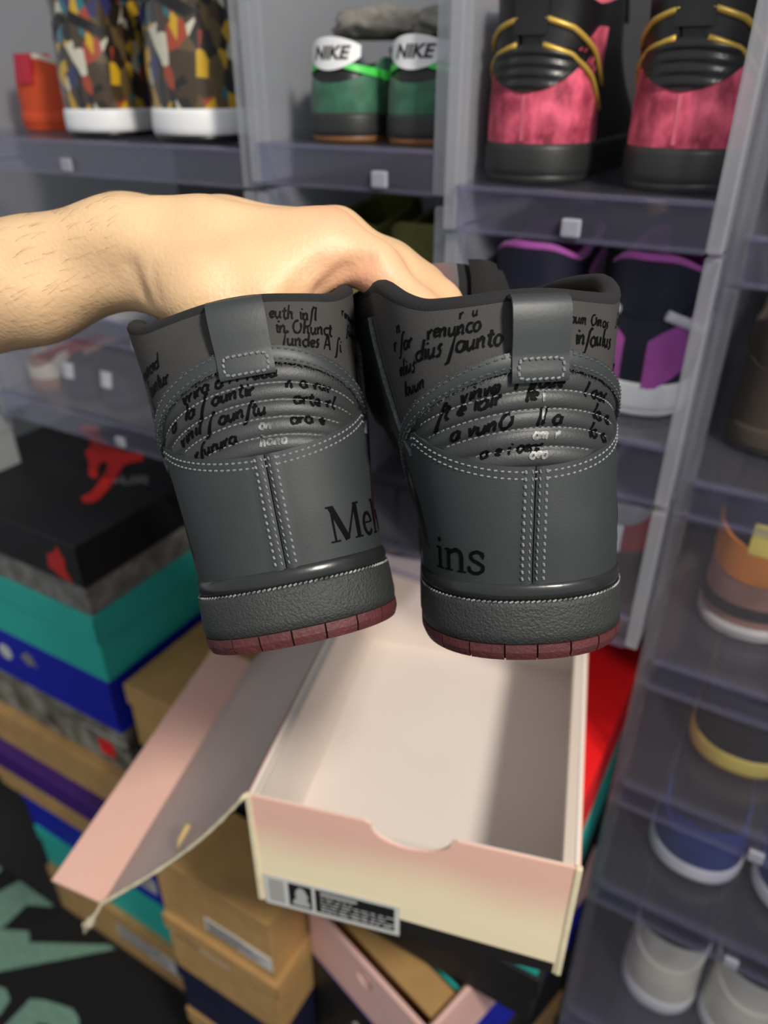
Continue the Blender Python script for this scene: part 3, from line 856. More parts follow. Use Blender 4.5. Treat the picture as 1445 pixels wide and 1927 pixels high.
def hero_shoe(label, word, word_u, stripe_side, seed):
    rnd = random.Random(seed)
    L = HERO
    root = empty('high_top_sneaker')
    tag(root, label, 'shoe', 'black high-top sneakers held by the hand')
    n = 144
    # upper
    mb = MB()
    th = np.linspace(-math.pi, math.pi, n, endpoint=False)
    hs = np.linspace(0, 1, 30)
    zr = z_rim(th)
    P = np.stack([L.out(th, .024 + h * (zr - .024)) for h in hs], 1)
    mb.grid(P, closed_u=True)
    mb.build('upper', M_COL, root, True)
    # padded rim and lining
    mb = MB()
    rim = []
    for k in range(11):
        a = math.pi * (1.15 - 1.5 * k / 10)
        rim.append(L.surf_t(th, zr + .0042 * math.sin(a) - .0005, np.full(n, -.0042 + .0044 * -math.cos(a))))
    inner = [L.surf_t(th, zr * (1 - h) + .03 * h, np.full(n, -.008 - .001 * h)) for h in (0.05, .15, .3, .5, .75, 1.0)]
    rim = rim[::-1]
    mb.grid(np.stack(rim[::-1] + [], 1), closed_u=True)
    mb.grid(np.stack([rim[0]] + inner, 1), closed_u=True, flip=False)
    b = len(mb.v); k = len(inner) + 1
    mb.f.append(tuple(len(mb.v) - n * k + i * k + k - 1 for i in range(n)))
    mb.build('collar_lining', M_LIN, root, True)
    # midsole, glossy foxing strip, outsole
    mb = MB()
    lathe_ring(mb, L, [.0072, .0078, .012, .018, .0235, .0250, .0256, .0256], [.0030, .0042, .0048, .0046, .0044, .0042, .0034, -.004], 160, True, False)
    mb.build('midsole', M_MID, root, True)
    mb = MB()
    lathe_ring(mb, L, [.0250, .0262, .0275, .0295, .0320, .0333, .0338, .0338], [.0005, .0026, .0034, .0038, .0034, .0026, .0014, -.002], 160)
    mb.build('foxing_strip', M_FOX, root, True)
    mb = MB()
    stitches(mb, L, [(u, .0259) for u in np.linspace(-.115, .115, 80)], .0037, .0021, .0021, .00045, .45)
    mb.build('welt_stitching', M_WELT, root)['kind'] = 'stuff'
    mb = MB()
    lathe_ring(mb, L, [.0, .0006, .0072, .0072], [.0, .0018, .0030, -.01], 160, True, True)
    out = mb.build('outsole', M_GROOVE, root, True)
    u = -.16
    while u < .16:
        wdt = .0125 + rnd.random() * .0015
        mb = MB()
        patch(mb, L, lambda S, T, u=u, wdt=wdt: (u + S * (wdt - .0007), .0004 + T * .0069), 4, 5,
              .0027 + .0014 * np.minimum(np.linspace(0, 1, 5)[None, :] * 2.2, 1) * np.ones((4, 1)), .0004)
        mb.build('tread_block', M_OUT, out, False)
        u += wdt
    # heel panel, two halves seamed in the middle
    for sg in (-1, 1):
        mb = MB()
        def uv(S, T, sg=sg):
            U = sg * (.0002 + S * .104)
            if sg < 0: U = U[::-1]
            zt = z_heel(U)
            return U, .0330 + T * (zt - .0330)
        patch(mb, L, uv, 60, 26, .0010, .0013, lambda U, Z: .0008 * np.exp(-((np.abs(U) - .0026) / .0016) ** 2) - .0004 * np.exp(-(U / .0007) ** 2))
        mb.build('heel_panel', M_LEA, root, True)
    # quilted heel pad
    mb = MB()
    def uvp(S, T):
        U = -.056 + S * .112
        a = z_heel(U) - .001; b = z_arc(U) + .001
        return U, a + T * np.maximum(b - a, .0006)
    patch(mb, L, uvp, 70, 60, -.0004, .0006, rib_bulge)
    mb.build('quilted_heel_pad', mat('quilted_nubuck', srgb(45, 48, 48), 0.5, var=.08, vscale=40, bump=.15, bscale=1100), root, True)
    # arc strap
    mb = MB()
    def uvs(S, T):
        U = -.094 + S * .188
        return U, z_arc(U) + T * (.0070 + .3 * np.abs(U) * .04)
    patch(mb, L, uvs, 90, 7, .0012, .0018, lambda U, Z: .0006 * np.sin(math.pi * np.clip((Z - z_arc(U)) / .007, 0, 1)))
    strap = mb.build('heel_strap', M_STRAP, root, True)
    mb = MB()                                         # frayed suede along the strap
    for k in range(420):
        uu = -.085 + .17 * rnd.random()
        zz = float(z_arc(uu)) + (.0 if rnd.random() < .6 else .007) + (rnd.random() - .5) * .0006
        q = L.surf(np.array([uu, uu + (rnd.random() - .5) * .003]), np.array([zz, zz + (rnd.random() - .62) * .0022]), np.array([.0026, .0034]))
        mb.tube([Vector(q[0]), Vector((q[0] + q[1]) / 2), Vector(q[1])], .00012, 3, False)
    mb.build('frayed_edge', M_RAW, root)['kind'] = 'stuff'
    # ankle flaps with raw edges
    for sg in (-1, 1):
        mb = MB()
        def uvf(S, T, sg=sg):
            z = .086 + T * .0605 + .012 * S * (1 - T)
            back = .0570 + .036 * np.clip((z - .088) / .06, 0, 1) ** .75
            U = sg * (back + S * (.175 - back))
            if sg < 0: U, z = U[::-1], z[::-1]
            return U, z
        patch(mb, L, uvf, 30, 18, .0010, .0018)
        mb.build('ankle_flap', M_STRAP, root, True)
        mb = MB()
        zz = np.linspace(.086, .146, 26)
        uu = sg * (.0570 + .036 * np.clip((zz - .088) / .06, 0, 1) ** .75)
        mb.tube([Vector(q) for q in L.surf(uu, zz, np.full(26, .0022))], [.0011 + .0003 * rnd.random() for _ in zz], 7)
        mb.build('flap_edge', M_RAW, root, True)
    # side stripe tails
    for sg in (-1, 1):
        mb = MB()
        path = [(sg * .0500, .044, .45), (sg * .0545, .055, .8), (sg * .060, .066, 1.0), (sg * .070, .075, 1.5), (sg * .085, .080, 2.2), (sg * .099, .081, 3)]
        ribbon(mb, L, path, .0065, .0025)
        mb.build('side_stripe', M_MAR if stripe_side else M_FOX, root, True)
    # pull tab
    hw = .0112
    mb = MB()
    prof = [(.1150, .0040), (.1165, .0048), (.1200, .0046), (.1245, .0044), (.1260, .0046), (.1320, .0062), (.1380, .0073), (.1430, .0076), (.1462, .0066), (.1482, .0040), (.1486, .0010), (.1478, -.004)]
    us = np.linspace(-hw, hw, 9)
    front = np.stack([L.surf(us, np.full(9, z), np.full(9, o)) for z, o in prof], 1)
    back = np.stack([L.surf(us, np.full(9, z - (.0014 if o < .005 and z > .147 else 0)), np.full(9, o - .0016)) for z, o in prof], 1)
    mb.grid(front); mb.grid(back, flip=True)
    for e in (0, 8):
        mb.grid(np.stack([front[e], back[e]], 0), flip=(e == 8))
    mb.grid(np.stack([front[:, 0], back[:, 0]], 0))
    tab = mb.build('pull_tab', M_STRAP, root, True)
    mb = MB()
    r = .0018
    box = [(-.0088, .1172), (-.0080, .1163), (.0080, .1163), (.0088, .1172), (.0088, .1232), (.0080, .1240), (-.0080, .1240), (-.0088, .1232), (-.0088, .1172)]
    stitches(mb, L, box, .0049, .0024, .0020, .0005, .3)
    mb.build('stitching', M_THR, tab)['kind'] = 'stuff'
    # stitch rows
    mb = MB()
    us = np.linspace(-.050, .050, 90)
    for k in range(1, 5):
        s_ = [(q, RIB[k] - K_RIB * q * q) for q in us if z_heel(q) + .001 < RIB[k] - K_RIB * q * q < z_arc(q) - .0005]
        if len(s_) > 4: stitches(mb, L, s_, .0006, .0024, .0018, .00042, .15)
    uh = np.linspace(-.056, .056, 90)
    for dz in (.0022, .0050):
        stitches(mb, L, [(q, z_heel(q) - dz) for q in uh], .0024, .0026, .0017, .00042, .15)
    mb.build('stitching', M_THR, root)['kind'] = 'stuff'
    mb = MB()
    for du in (-.0042, -.0015, .0015, .0042):
        stitches(mb, L, [(du, z) for z in np.linspace(.0345, .0815, 40)], .0031 if abs(du) < .002 else .0030, .0028, .0019, .0005 if abs(du) > .002 else .0003, .25)
    mb.build('seam_stitching', M_THR, root)['kind'] = 'stuff'
    mb = MB()
    for dz in (.0015, .0058):
        stitches(mb, L, [(q, z_arc(q) + dz) for q in np.linspace(-.088, .088, 140) if abs(q) > .012], .0034, .0028, .0018, .0004, .1)
    mb.build('strap_stitching', M_THRD, root)['kind'] = 'stuff'
    # lettering and handwriting
    mb = MB()
    if word == 'Melv':
        serif(mb, L, 'Melv', word_u, .0400, .0155, .0026)
    else:
        serif(mb, L, 'ins', word_u, .0375, .0152, .0026)
    mb.build('serif_lettering', M_INK, root)
    mb = MB()
    ink = .00035
    if word == 'Melv':
        rows = [(-.062, .1265, .0033, 'revunced', .10), (-.058, .1185, .0037, 'fauntur', .12), (.0130, .1385, .0032, 'euth infl', -.12), (.0145, .1320, .0034, 'in Ohunct', -.12),
                (.0160, .1262, .0034, 'fundes A fi', -.14), (.050, .139, .0026, 'renunt', -.3), (.052, .131, .0026, 'fuint', -.3), (-.066, .110, .0030, 'furo', .2), (.060, .120, .003, 'vine l', -.3)]
    else:
        rows = [(-.0435, .1335, .0036, 'renunco', .10), (-.0500, .1255, .0041, 'dius faunto', .13), (-.0640, .1295, .0036, 'r for', .12), (-.062, .1195, .0035, 'elius', .2), (-.060, .111, .0033, 'louun', .28),
                (.0125, .1375, .0026, 'raum Omas', -.12), (.0165, .1290, .0037, 'infaulus', -.10), (.046, .137, .0026, 'fuma', -.25), (.045, .118, .0030, 'ins', -.2), (-.03, .1405, .0024, 'r bu', .1), (-.060, .137, .003, 'ny', .1)]
    for u0, z0, xh, txt, sl in rows:
        handwrite(mb, L, txt, u0, z0, xh, ink, sl, rnd=rnd, squeeze=1.15)
    mb.build('handwriting', M_INK, root)['kind'] = 'stuff'
    mb = MB()
    ribo = lambda U, Z: .00045 + rib_bulge(np.asarray(U), np.asarray(Z))
    if word == 'Melv':
        rr = [(-.030, .1095, .0031, 'vrira a A ruoa'), (-.040, .0995, .0033, 'a Ila f auntir'), (-.036, .0925, .0033, 'vinil f aunftu'), (-.030, .0850, .0030, 'rfurura'), (.014, .1085, .0030, 'n a rur'), (.016, .1010, .0032, 'arte rl'), (.013, .0930, .0031, 'ara e')]
    else:
        rr = [(-.030, .1085, .0033, 'vinvo  l  faue'), (-.040, .1000, .0036, 'ft e ialr   le'), (-.034, .0925, .0036, 'a vunO   ll a'), (-.022, .0855, .0028, 'a e i oeor'), (.020, .1085, .0032, 'l oas'), (.022, .1000, .0034, 'Ila o'), (.020, .0925, .0033, 'Ilo a')]
    for u0, z0, xh, txt in rr:
        handwrite(mb, L, txt, u0, z0, xh, ribo, 0, width=xh * .34, rnd=rnd, curve=K_RIB, squeeze=1.35)
    mb.build('quilt_handwriting', M_INK, root)
    mb = MB()
    for u0, z0, xh, txt in ([(.000, .0925, .0026, 'on'), (-.001, .0855, .0026, 'hano')] if word == 'Melv' else [(.001, .1075, .0028, 'i'), (.001, .1005, .0026, 'l'), (-.002, .0930, .0027, 'om r'), (-.003, .0853, .0026, 'oeo')]):
        handwrite(mb, L, txt, u0, z0, xh, lambda U, Z: .0006 + rib_bulge(np.asarray(U), np.asarray(Z)), 0, width=xh * .36, rnd=rnd, curve=K_RIB, squeeze=1.3)
    mb.build('glint_handwriting', M_GLINT, root)  # glints on the inked ribs, painted as paler letters
    # tongue
    tg = MB()
    A, B = [], []
    for t in np.linspace(0, 1, 12):
        z = .075 + t * .098
        y = .128 - .010 * t + .004 * math.sin(t * 6)
        hw_ = .031 + .005 * t - .010 * max(0, t - .9) * 10 * .4
        rowA = [(x * hw_, y - .012 * (1 - x * x) + .012 + .02 * (1 - abs(x)) * 0 - .010 * x * x, z + .003 * math.cos(x * 2)) for x in np.linspace(-1, 1, 13)]
        A.append(rowA); B.append([(x, yy + .007, zz) for x, yy, zz in rowA])
    A, B = np.array(A), np.array(B)
    tg.grid(A); tg.grid(B, flip=True)
    tg.grid(np.stack([A[-1], B[-1]], 0)); tg.grid(np.stack([A[:, 0], B[:, 0]], 0), flip=True); tg.grid(np.stack([A[:, -1], B[:, -1]], 0))
    tongue = tg.build('tongue', M_LIN, root, True)
    lb = MB()
    C = A[3:12, 2:8] + np.array([0, -.0009, 0.0003])
    lb.grid(C)
    lb.build('tongue_label', M_TLAB, tongue, True)
    lb = MB()
    C = A[4:12, 8:12] + np.array([0, -.004, .002])
    for i in range(len(C)):
        C[i] += np.array([[0, -.005 * math.sin(math.pi * j / 3), 0] for j in range(4)])
    lb.grid(C)
    lb.build('tongue_padding', M_LIN, tongue, True)
    return root

def pose(root, px, py, t, pitch, roll, yaw):
    root.matrix_world = Matrix.Translation(at(px, py, t)) @ Matrix.Rotation(math.radians(yaw), 4, 'Z') @ Matrix.Rotation(math.radians(-pitch), 4, 'X') @ Matrix.Rotation(math.radians(roll), 4, 'Y')

def twist(root, deg):
    """the pulled collar turns against the sole: every part turns about the heel axis, more the higher it is"""
    todo = list(root.children)
    while todo:
        o = todo.pop(); todo += list(o.children)
        if o.type != 'MESH': continue
        co = np.empty(len(o.data.vertices) * 3, np.float32); o.data.vertices.foreach_get('co', co); co = co.reshape(-1, 3)
        t = np.clip((co[:, 2] - .03) / .10, 0, 1); t = t * t * (3 - 2 * t)
        an = np.radians(deg) * t
        x, y = co[:, 0].copy(), co[:, 1] - .015
        co[:, 0] = x * np.cos(an) - y * np.sin(an); co[:, 1] = x * np.sin(an) + y * np.cos(an) + .015
        o.data.vertices.foreach_set('co', co.ravel()); o.data.update()

right_shoe = hero_shoe('black high-top sneaker held on the right, painted letters ending ns on its heel', 'vins', -.0425, False, 5)
twist(right_shoe, 14)
pose(right_shoe, 1004, 1243, .312, 19, -3.6, -2)
left_shoe = hero_shoe('black high-top sneaker held on the left, tilted, painted Mel on its heel', 'Melv', .0205, True, 9)
pose(left_shoe, 568, 1215, .314, 30, -8.6, 5)
# ------------------------------------------------------------------ the hand and forearm (one continuous surface grown from a distance field)
import openvdb
def skin_material():
    m = mat('skin', srgb(216, 180, 138), 0.5, var=0.07, vscale=24, bump=0.35, bscale=520, sss=0.12)
    nt = m.node_tree
    b = nt.nodes['Principled BSDF']
    a = nt.nodes.new('ShaderNodeAttribute'); a.attribute_name = 'redness'
    mx = nt.nodes.new('ShaderNodeMix'); mx.data_type = 'RGBA'
    src = b.inputs['Base Color'].links[0].from_socket
    nt.links.new(src, mx.inputs[6])
    mx.inputs[7].default_value = srgb(224, 148, 122)
    nt.links.new(a.outputs['Fac'], mx.inputs[0])
    nt.links.new(mx.outputs[2], b.inputs['Base Color'])
    return m

HB = []   # tapered capsules: (pixel x, pixel y, depth, radius) pairs
def bone(a, b): HB.append((at(a[0], a[1] + 12, a[2]), a[3], at(b[0], b[1] + 12, b[2]), b[3]))
wr = (238, 458, .372)
# forearm: two parallel bones give its flattened section
bone((-260, 595, .385, .0340), (60, 518, .372, .0285)); bone((60, 518, .372, .0285), (225, 462, .366, .0240))
bone((-260, 570, .425, .0345), (60, 505, .408, .0275)); bone((60, 505, .408, .0275), (235, 448, .396, .0235))
bone((-1100, 760, .440, .0430), (-260, 590, .385, .0345)); bone((-1100, 740, .480, .0450), (-260, 565, .425, .0350))
# back of the hand
bone((225, 462, .366, .0238), (390, 445, .362, .0190)); bone((390, 445, .362, .0190), (618, 438, .358, .0118))
bone((235, 448, .396, .0230), (420, 440, .388, .0190)); bone((420, 440, .388, .0190), (632, 432, .384, .0120))
bone((245, 450, .412, .0200), (440, 440, .408, .0180)); bone((440, 440, .408, .0180), (620, 440, .405, .0115))
bone((260, 460, .425, .0180), (440, 455, .424, .0160)); bone((440, 455, .424, .0160), (590, 455, .424, .0110))
# thenar and thumb, going down into the left shoe
bone((300, 490, .362, .0225), (395, 545, .352, .0205)); bone((395, 545, .352, .0205), (450, 610, .350, .0145))
bone((450, 610, .350, .0145), (500, 690, .350, .0108)); bone((500, 690, .350, .0108), (545, 760, .350, .0086))
# web between thumb and index
bone((470, 500, .352, .0160), (585, 468, .356, .0140)); bone((500, 545, .347, .0140), (600, 480, .356, .0130))
# index into the right shoe
bone((622, 438, .358, .0116), (704, 490, .354, .0096)); bone((704, 490, .354, .0096), (786, 580, .350, .0086)); bone((786, 580, .350, .0086), (806, 690, .343, .0078)); bone((806, 690, .343, .0078), (812, 750, .340, .0070))
# middle, ring and little finger behind it
bone((634, 432, .384, .0118), (738, 500, .374, .0096)); bone((738, 500, .374, .0096), (816, 590, .366, .0086)); bone((816, 590, .366, .0086), (834, 680, .357, .0074))
bone((622, 440, .405, .0115), (735, 488, .389, .0092)); bone((735, 488, .389, .0092), (826, 560, .374, .0082)); bone((826, 560, .374, .0082), (850, 640, .364, .0072))
bone((592, 455, .424, .0108), (705, 475, .405, .0084)); bone((705, 475, .405, .0084), (800, 530, .388, .0074)); bone((800, 530, .388, .0074), (838, 590, .377, .0066))
SMOOTH = [.010] * len(HB)
lo = np.min([np.minimum(a, b) - max(ra, rb) for a, ra, b, rb in HB], axis=0) - .006
hi = np.max([np.maximum(a, b) + max(ra, rb) for a, ra, b, rb in HB], axis=0) + .006
VX = .0017
nx, ny, nz = [int(q) + 1 for q in (hi - lo) / VX]
X, Y, Z = np.meshgrid(*[lo[i] + VX * np.arange(k) for i, k in enumerate((nx, ny, nz))], indexing='ij')
G = np.stack([X, Y, Z], -1).reshape(-1, 3).astype(np.float32)
acc = None
kk = .0055
for a, ra, b, rb in HB:
    a = np.array(a, np.float32); b = np.array(b, np.float32)
    ba = b - a
    t = np.clip(((G - a) @ ba) / float(ba @ ba), 0, 1)
    dist = np.linalg.norm(G - a - t[:, None] * ba, axis=1) - (ra + (rb - ra) * t)
    e = np.exp(-np.clip(dist, -.08, .08) / kk * 1.35)
    acc = e if acc is None else acc + e
D = -kk / 1.35 * np.log(np.maximum(acc, 1e-30))
# a skin fold at the wrist and one by the index knuckle
def carve(D, p0, p1, r, depth):
    p0 = np.array(p0, np.float32); p1 = np.array(p1, np.float32); ba = p1 - p0
    t = np.clip(((G - p0) @ ba) / float(ba @ ba), 0, 1)
    q = np.linalg.norm(G - p0 - t[:, None] * ba, axis=1)
    return D + depth * np.exp(-(q / r) ** 2)
def field(p):
    e = 0.0
    for q, ra, r_, rb in HB:
        ba = r_ - q
        t = max(0.0, min(1.0, (p - q).dot(ba) / ba.length_squared))
        e += math.exp(-max(-.08, min(.08, (p - q - ba * t).length - (ra + (rb - ra) * t))) / kk * 1.35)
    return -kk / 1.35 * math.log(max(e, 1e-30))
def skin_pt(px, py):
    t = .26
    while t < .5 and field(at(px, py, t)) > 0: t += .0015
    return at(px, py, t)
def fold(pix, r, depth):
    global D
    pp = [skin_pt(*q) for q in pix]
    m = None
    for a, b in zip(pp, pp[1:]):
        p0 = np.array(a, np.float32); ba = np.array(b, np.float32) - p0
        t = np.clip(((G - p0) @ ba) / float(ba @ ba), 0, 1)
        q = np.linalg.norm(G - p0 - t[:, None] * ba, axis=1)
        g = np.exp(-(q / r) ** 2)
        m = g if m is None else np.maximum(m, g)
    D = D + depth * m
fold([(244, 500), (254, 530), (272, 560)], .0034, .0026)          # crease at the wrist
fold([(300, 560), (290, 530), (288, 505)], .0022, .0008)
fold([(600, 545), (640, 512), (690, 490)], .0036, .0030)          # web fold by the index finger
fold([(545, 560), (565, 525), (600, 500)], .0040, .0012)
fold([(20, 500), (120, 495), (225, 520)], .0110, .0030)           # hollow between the forearm bones
fold([(300, 375), (420, 392), (560, 402)], .0070, -.0012)         # tendon to the index knuckle
fold([(230, 385), (240, 410)], .0120, -.0016)
fold([(660, 425), (672, 440)], .0024, .0006)
fold([(648, 420), (655, 440)], .0022, .0005)
grid = openvdb.FloatGrid()
grid.background = .05
grid.copyFromArray(np.ascontiguousarray(D.reshape(nx, ny, nz).astype(np.float64)))
pts, tris, quads = grid.convertToPolygons(isovalue=0.0, adaptivity=0.0)
pts = pts * VX + lo
faces = [tuple(int(i) for i in q)[::-1] for q in quads] + [tuple(int(i) for i in q)[::-1] for q in tris]
person = mesh('person', pts, faces, None, skin_material(), True)
bm = bmesh.new(); bm.from_mesh(person.data)
for _ in range(4): bmesh.ops.smooth_vert(bm, verts=bm.verts[:], factor=.5, use_axis_x=True, use_axis_y=True, use_axis_z=True)
bmesh.ops.recalc_face_normals(bm, faces=bm.faces[:])
bm.to_mesh(person.data); bm.free()
person.data.polygons.foreach_set('use_smooth', [True] * len(person.data.polygons))
at_ = person.data.attributes.new('redness', 'FLOAT', 'POINT')
co = np.array([v.co[:] for v in person.data.vertices])
red = np.zeros(len(co))
for (px, py, t), r, k in (((628, 410, .350), .017, .55), ((540, 440, .345), .020, .18), ((690, 540, .350), .020, .6), ((640, 530, .346), .020, .45), ((790, 570, .352), .02, .3)):
    red = np.maximum(red, k * np.exp(-(np.linalg.norm(co - np.array(at(px, py, t)), axis=1) / r) ** 2))
at_.data.foreach_set('value', red.astype(np.float32))
tag(person, 'bare left hand and forearm reaching in to hold both black high-tops', 'person')
rnd = random.Random(3)
mb = MB()
vs = person.data.vertices
cand = [v for v in vs if v.co.x < at(250, 460, .366).x and v.co.x > at(-60, 460, .36).x and (v.co - CAM).dot(v.normal) < 0]
ax = (at(225, 462, .366) - at(-260, 590, .385)).normalized()
for v in rnd.sample(cand, min(len(cand), 170)):
    nrm = v.normal
    tdir = (ax * .9 + Vector((0, -.2, .55)) * (rnd.random() - .2)); tdir = (tdir - nrm * tdir.dot(nrm)).normalized()
    ln = .005 + .006 * rnd.random()
    mb.tube([v.co, v.co + tdir * ln * .5 + nrm * .0012, v.co + tdir * ln + nrm * .0008], [.00005, .00004, .00002], 3, False)
mb.build('arm_hair', mat('arm_hair', srgb(110, 76, 50), .6), person)['kind'] = 'stuff'
# ------------------------------------------------------------------ shoes on the shelves: one builder, many colours
def make_last(kind):
    if kind == 'high':
        return Last(W=([0, .03, .06, .09, .12, .16], [.040, .0405, .0395, .0385, .0410, .0430]), Y=([0, .03, .06, .09, .12, .16], [.003, .002, .0, .003, .004, .0]),
                    L=([0, .03, .05, .07, .10, .13, .16], [.285, .285, .268, .225, .180, .160, .150]), zmax=.17, a=.042, ball=.05)
    return Last(W=([0, .03, .05, .07, .09], [.0395, .040, .0385, .0355, .0345]), Y=([0, .03, .05, .07, .09], [.003, .002, .001, .004, .006]),
                L=([0, .03, .05, .07, .09], [.285, .285, .262, .205, .170]), zmax=.12, a=.042, ball=.05)
LASTS = {k: make_last(k) for k in ('high', 'low')}
for k in LASTS: LASTS[k].kind = k

def sneaker(label, s, d, z, alpha, kind, up, sole, outsole, heel=None, collar=None, stripe=None, tabm=None, tongue=None, sc=1.0, group=None, sole_h=.030, extra=None, lip=.0005, toeward=True):
    """alpha: heading of the toe in degrees to the right of straight ahead"""
    L = LASTS[kind]
    root = empty('sneaker', shelf(s, d, z + lip), math.radians(-alpha))
    root.scale = (sc, sc, sc)
    tag(root, label, 'shoe', group)
    n = 64
    th = np.linspace(-math.pi, math.pi, n, endpoint=False)
    top = .138 if kind == 'high' else .074
    t_ = np.clip((np.abs(th) - .3) / 1.2, 0, 1); t_ = t_ * t_ * (3 - 2 * t_)
    zr = top - (.012 if kind == 'high' else .010) * t_ * (1 - .9 * np.clip((np.abs(th) - 1.5) / 1, 0, 1)) + (.004 if kind == 'low' else .008) * np.clip((np.abs(th) - 1.7) / 1.2, 0, 1)
    mb = MB()
    mb.grid(np.stack([L.out(th, sole_h - .008 + h * (zr - sole_h + .008)) for h in np.linspace(0, 1, 16)], 1), closed_u=True)
    mb.build('upper', up, root, True)
    mb = MB()
    rr = [L.surf_t(th, zr + .0038 * math.sin(a), np.full(n, -.004 - .0042 * math.cos(a) * -1)) for a in np.linspace(-.3, math.pi + .4, 8)]
    rr += [L.surf_t(th, zr * (1 - h) + (sole_h + .004) * h, np.full(n, -.007)) for h in (.15, .4, .7, 1)]
    mb.grid(np.stack(rr, 1), closed_u=True)
    mb.f.append(tuple(i * len(rr) + len(rr) - 1 for i in range(n)))
    mb.build('collar', collar or up, root, True)
    mb = MB()
    lathe_ring(mb, L, [.006, .007, .012, sole_h - .004, sole_h, sole_h], [.0028, .0042, .0046, .0040, .0028, -.003], 72, True, True)
    so = mb.build('sole', sole, root, True)
    mb = MB(); lathe_ring(mb, L, [0, .001, .007, .007], [.0, .002, .0036, -.01], 72, True, True)
    mb.build('outsole', outsole, root, True)
    mb = MB()
    for sg in (-1, 1):
        stitches(mb, L, [(u_, sole_h - .005) for u_ in (np.linspace(.001, .1, 20) * sg)], .0036, .005, .0036, .0005, 0)
    mb.build('sole_stitching', sole, so)['kind'] = 'stuff'
    if heel:
        mb = MB()
        zt = (.088 if kind == 'high' else .056)
        def uv(S, T):
            U = -.085 + .17 * S
            return U, sole_h - .001 + T * (zt - sole_h + 6.0 * np.minimum(U ** 2, .004))
        patch(mb, L, uv, 30, 8, .0008, .0016)
        mb.build('heel_panel', heel, root, True)
    if stripe:
        m, w0, lowz, hiz = stripe
        for sg in (-1, 1):
            mb = MB()
            def uv(S, T, sg=sg):
                U = sg * (.012 + S * .115)
                zz = hiz - (hiz - lowz) * np.sin(S * math.pi / 2) ** .8
                wv = w0 * (.8 + .9 * S)
                Z = zz + (T - .5) * wv
                return (U, Z) if sg > 0 else (U[::-1], Z[::-1])
            patch(mb, L, uv, 26, 5, .0026, .0012)
            mb.build('side_stripe', m, root, True)
    if tabm:
        mb = MB()
        zt0 = top - (.034 if kind == 'high' else .026)
        patch(mb, L, lambda S, T: (-.012 + .024 * S, zt0 + T * (top + .003 - zt0)), 8, 10, .0035, .0016)
        mb.build('pull_tab', tabm, root, True)
    if tongue is not None:
        mb = MB()
        zt = top + .018
        y1 = L.out(np.array([math.pi]), np.array([top]))[0][1]
        A = np.array([[(x * .032, y1 - .004 - .018 * k + .012 * x * x * 0 - .006 * (1 - x * x), top - .02 + k * (zt - top + .02) + .003 * (1 - x * x)) for x in np.linspace(-1, 1, 9)] for k in np.linspace(0, 1, 7)])
        B = A + np.array([0, .006, 0])
        mb.grid(A); mb.grid(B, flip=True); mb.grid(np.stack([A[-1], B[-1]], 0))
        mb.grid(np.stack([A[:, 0], B[:, 0]], 0), flip=True); mb.grid(np.stack([A[:, -1], B[:, -1]], 0))
        mb.build('tongue', tongue, root, True)
    if extra: extra(L, root, top)
    return root

def on_line(px, d, zrel):      # shelf coordinate s where the line of sight through column px meets depth d at height zrel
    lo_, hi_ = -2.0, 2.0
    for _ in range(50):
        mid = (lo_ + hi_) / 2
        p = shelf(mid, d, zrel) - CAM
        fwd = p.y * math.cos(PITCH) - p.z * math.sin(PITCH)
        if CX + F_PX * p.x / fwd < px: lo_ = mid
        else: hi_ = mid
    return lo_

def collage(name):
    m = mat(name, srgb(70, 54, 36), .22, coat=.5)
    nt = m.node_tree; b = nt.nodes['Principled BSDF']
    tc = nt.nodes.new('ShaderNodeTexCoord')
    mp = nt.nodes.new('ShaderNodeMapping'); mp.inputs['Scale'].default_value = (120, 95, 62); mp.inputs['Rotation'].default_value = (.4, .5, .3)
    nt.links.new(tc.outputs['Object'], mp.inputs[0])
    vo = nt.nodes.new('ShaderNodeTexVoronoi'); vo.inputs['Scale'].default_value = 1.0
    nt.links.new(mp.outputs[0], vo.inputs['Vector'])
    sp = nt.nodes.new('ShaderNodeSeparateColor'); nt.links.new(vo.outputs['Color'], sp.inputs[0])
    cr = nt.nodes.new('ShaderNodeValToRGB'); cr.color_ramp.interpolation = 'CONSTANT'
    cols = [(0, srgb(64, 50, 34)), (.26, srgb(190, 152, 30)), (.40, srgb(36, 30, 26)), (.50, srgb(150, 62, 40)), (.60, srgb(30, 104, 116)), (.68, srgb(90, 74, 46)), (.80, srgb(44, 46, 92)), (.87, srgb(190, 186, 170)), (.92, srgb(22, 22, 22))]
    el = cr.color_ramp.elements
    el[0].position, el[0].color = cols[0]
    el[1].position, el[1].color = cols[1]
    for p_, c_ in cols[2:]:
        e_ = el.new(p_); e_.color = c_
    nt.links.new(sp.outputs[0], cr.inputs[0])
    nt.links.new(cr.outputs[0], b.inputs['Base Color'])
    return m
def velvet(name):
    m = mat(name, srgb(126, 26, 52), .7, col2=srgb(226, 96, 122), vscale=55, bump=.5, bscale=160, sheen=.35, stretch=(1.2, 1, .85))  # the pile's light-dependent sheen is put into the mottled colour
    m.node_tree.nodes['Principled BSDF'].inputs['Sheen Tint'].default_value = srgb(255, 150, 170)
    return m
B_COLL = collage('collage_print'); B_VEL = velvet('pink_crushed_velvet')
B_WHT = mat('white_rubber', srgb(226, 228, 230), .45); B_BLK = mat('black_leather', srgb(20, 20, 22), .35, bump=.1, bscale=300)
B_BRUB = mat('black_rubber_sole', srgb(34, 36, 36), .5, bump=.2, bscale=300); B_GUM = mat('gum_rubber', srgb(116, 76, 40), .5)
B_GRN = mat('green_suede', srgb(46, 96, 74), .6, var=.3, vscale=60, sheen=.3); B_GRNS = mat('bright_green_stripe', srgb(70, 206, 84), .4)
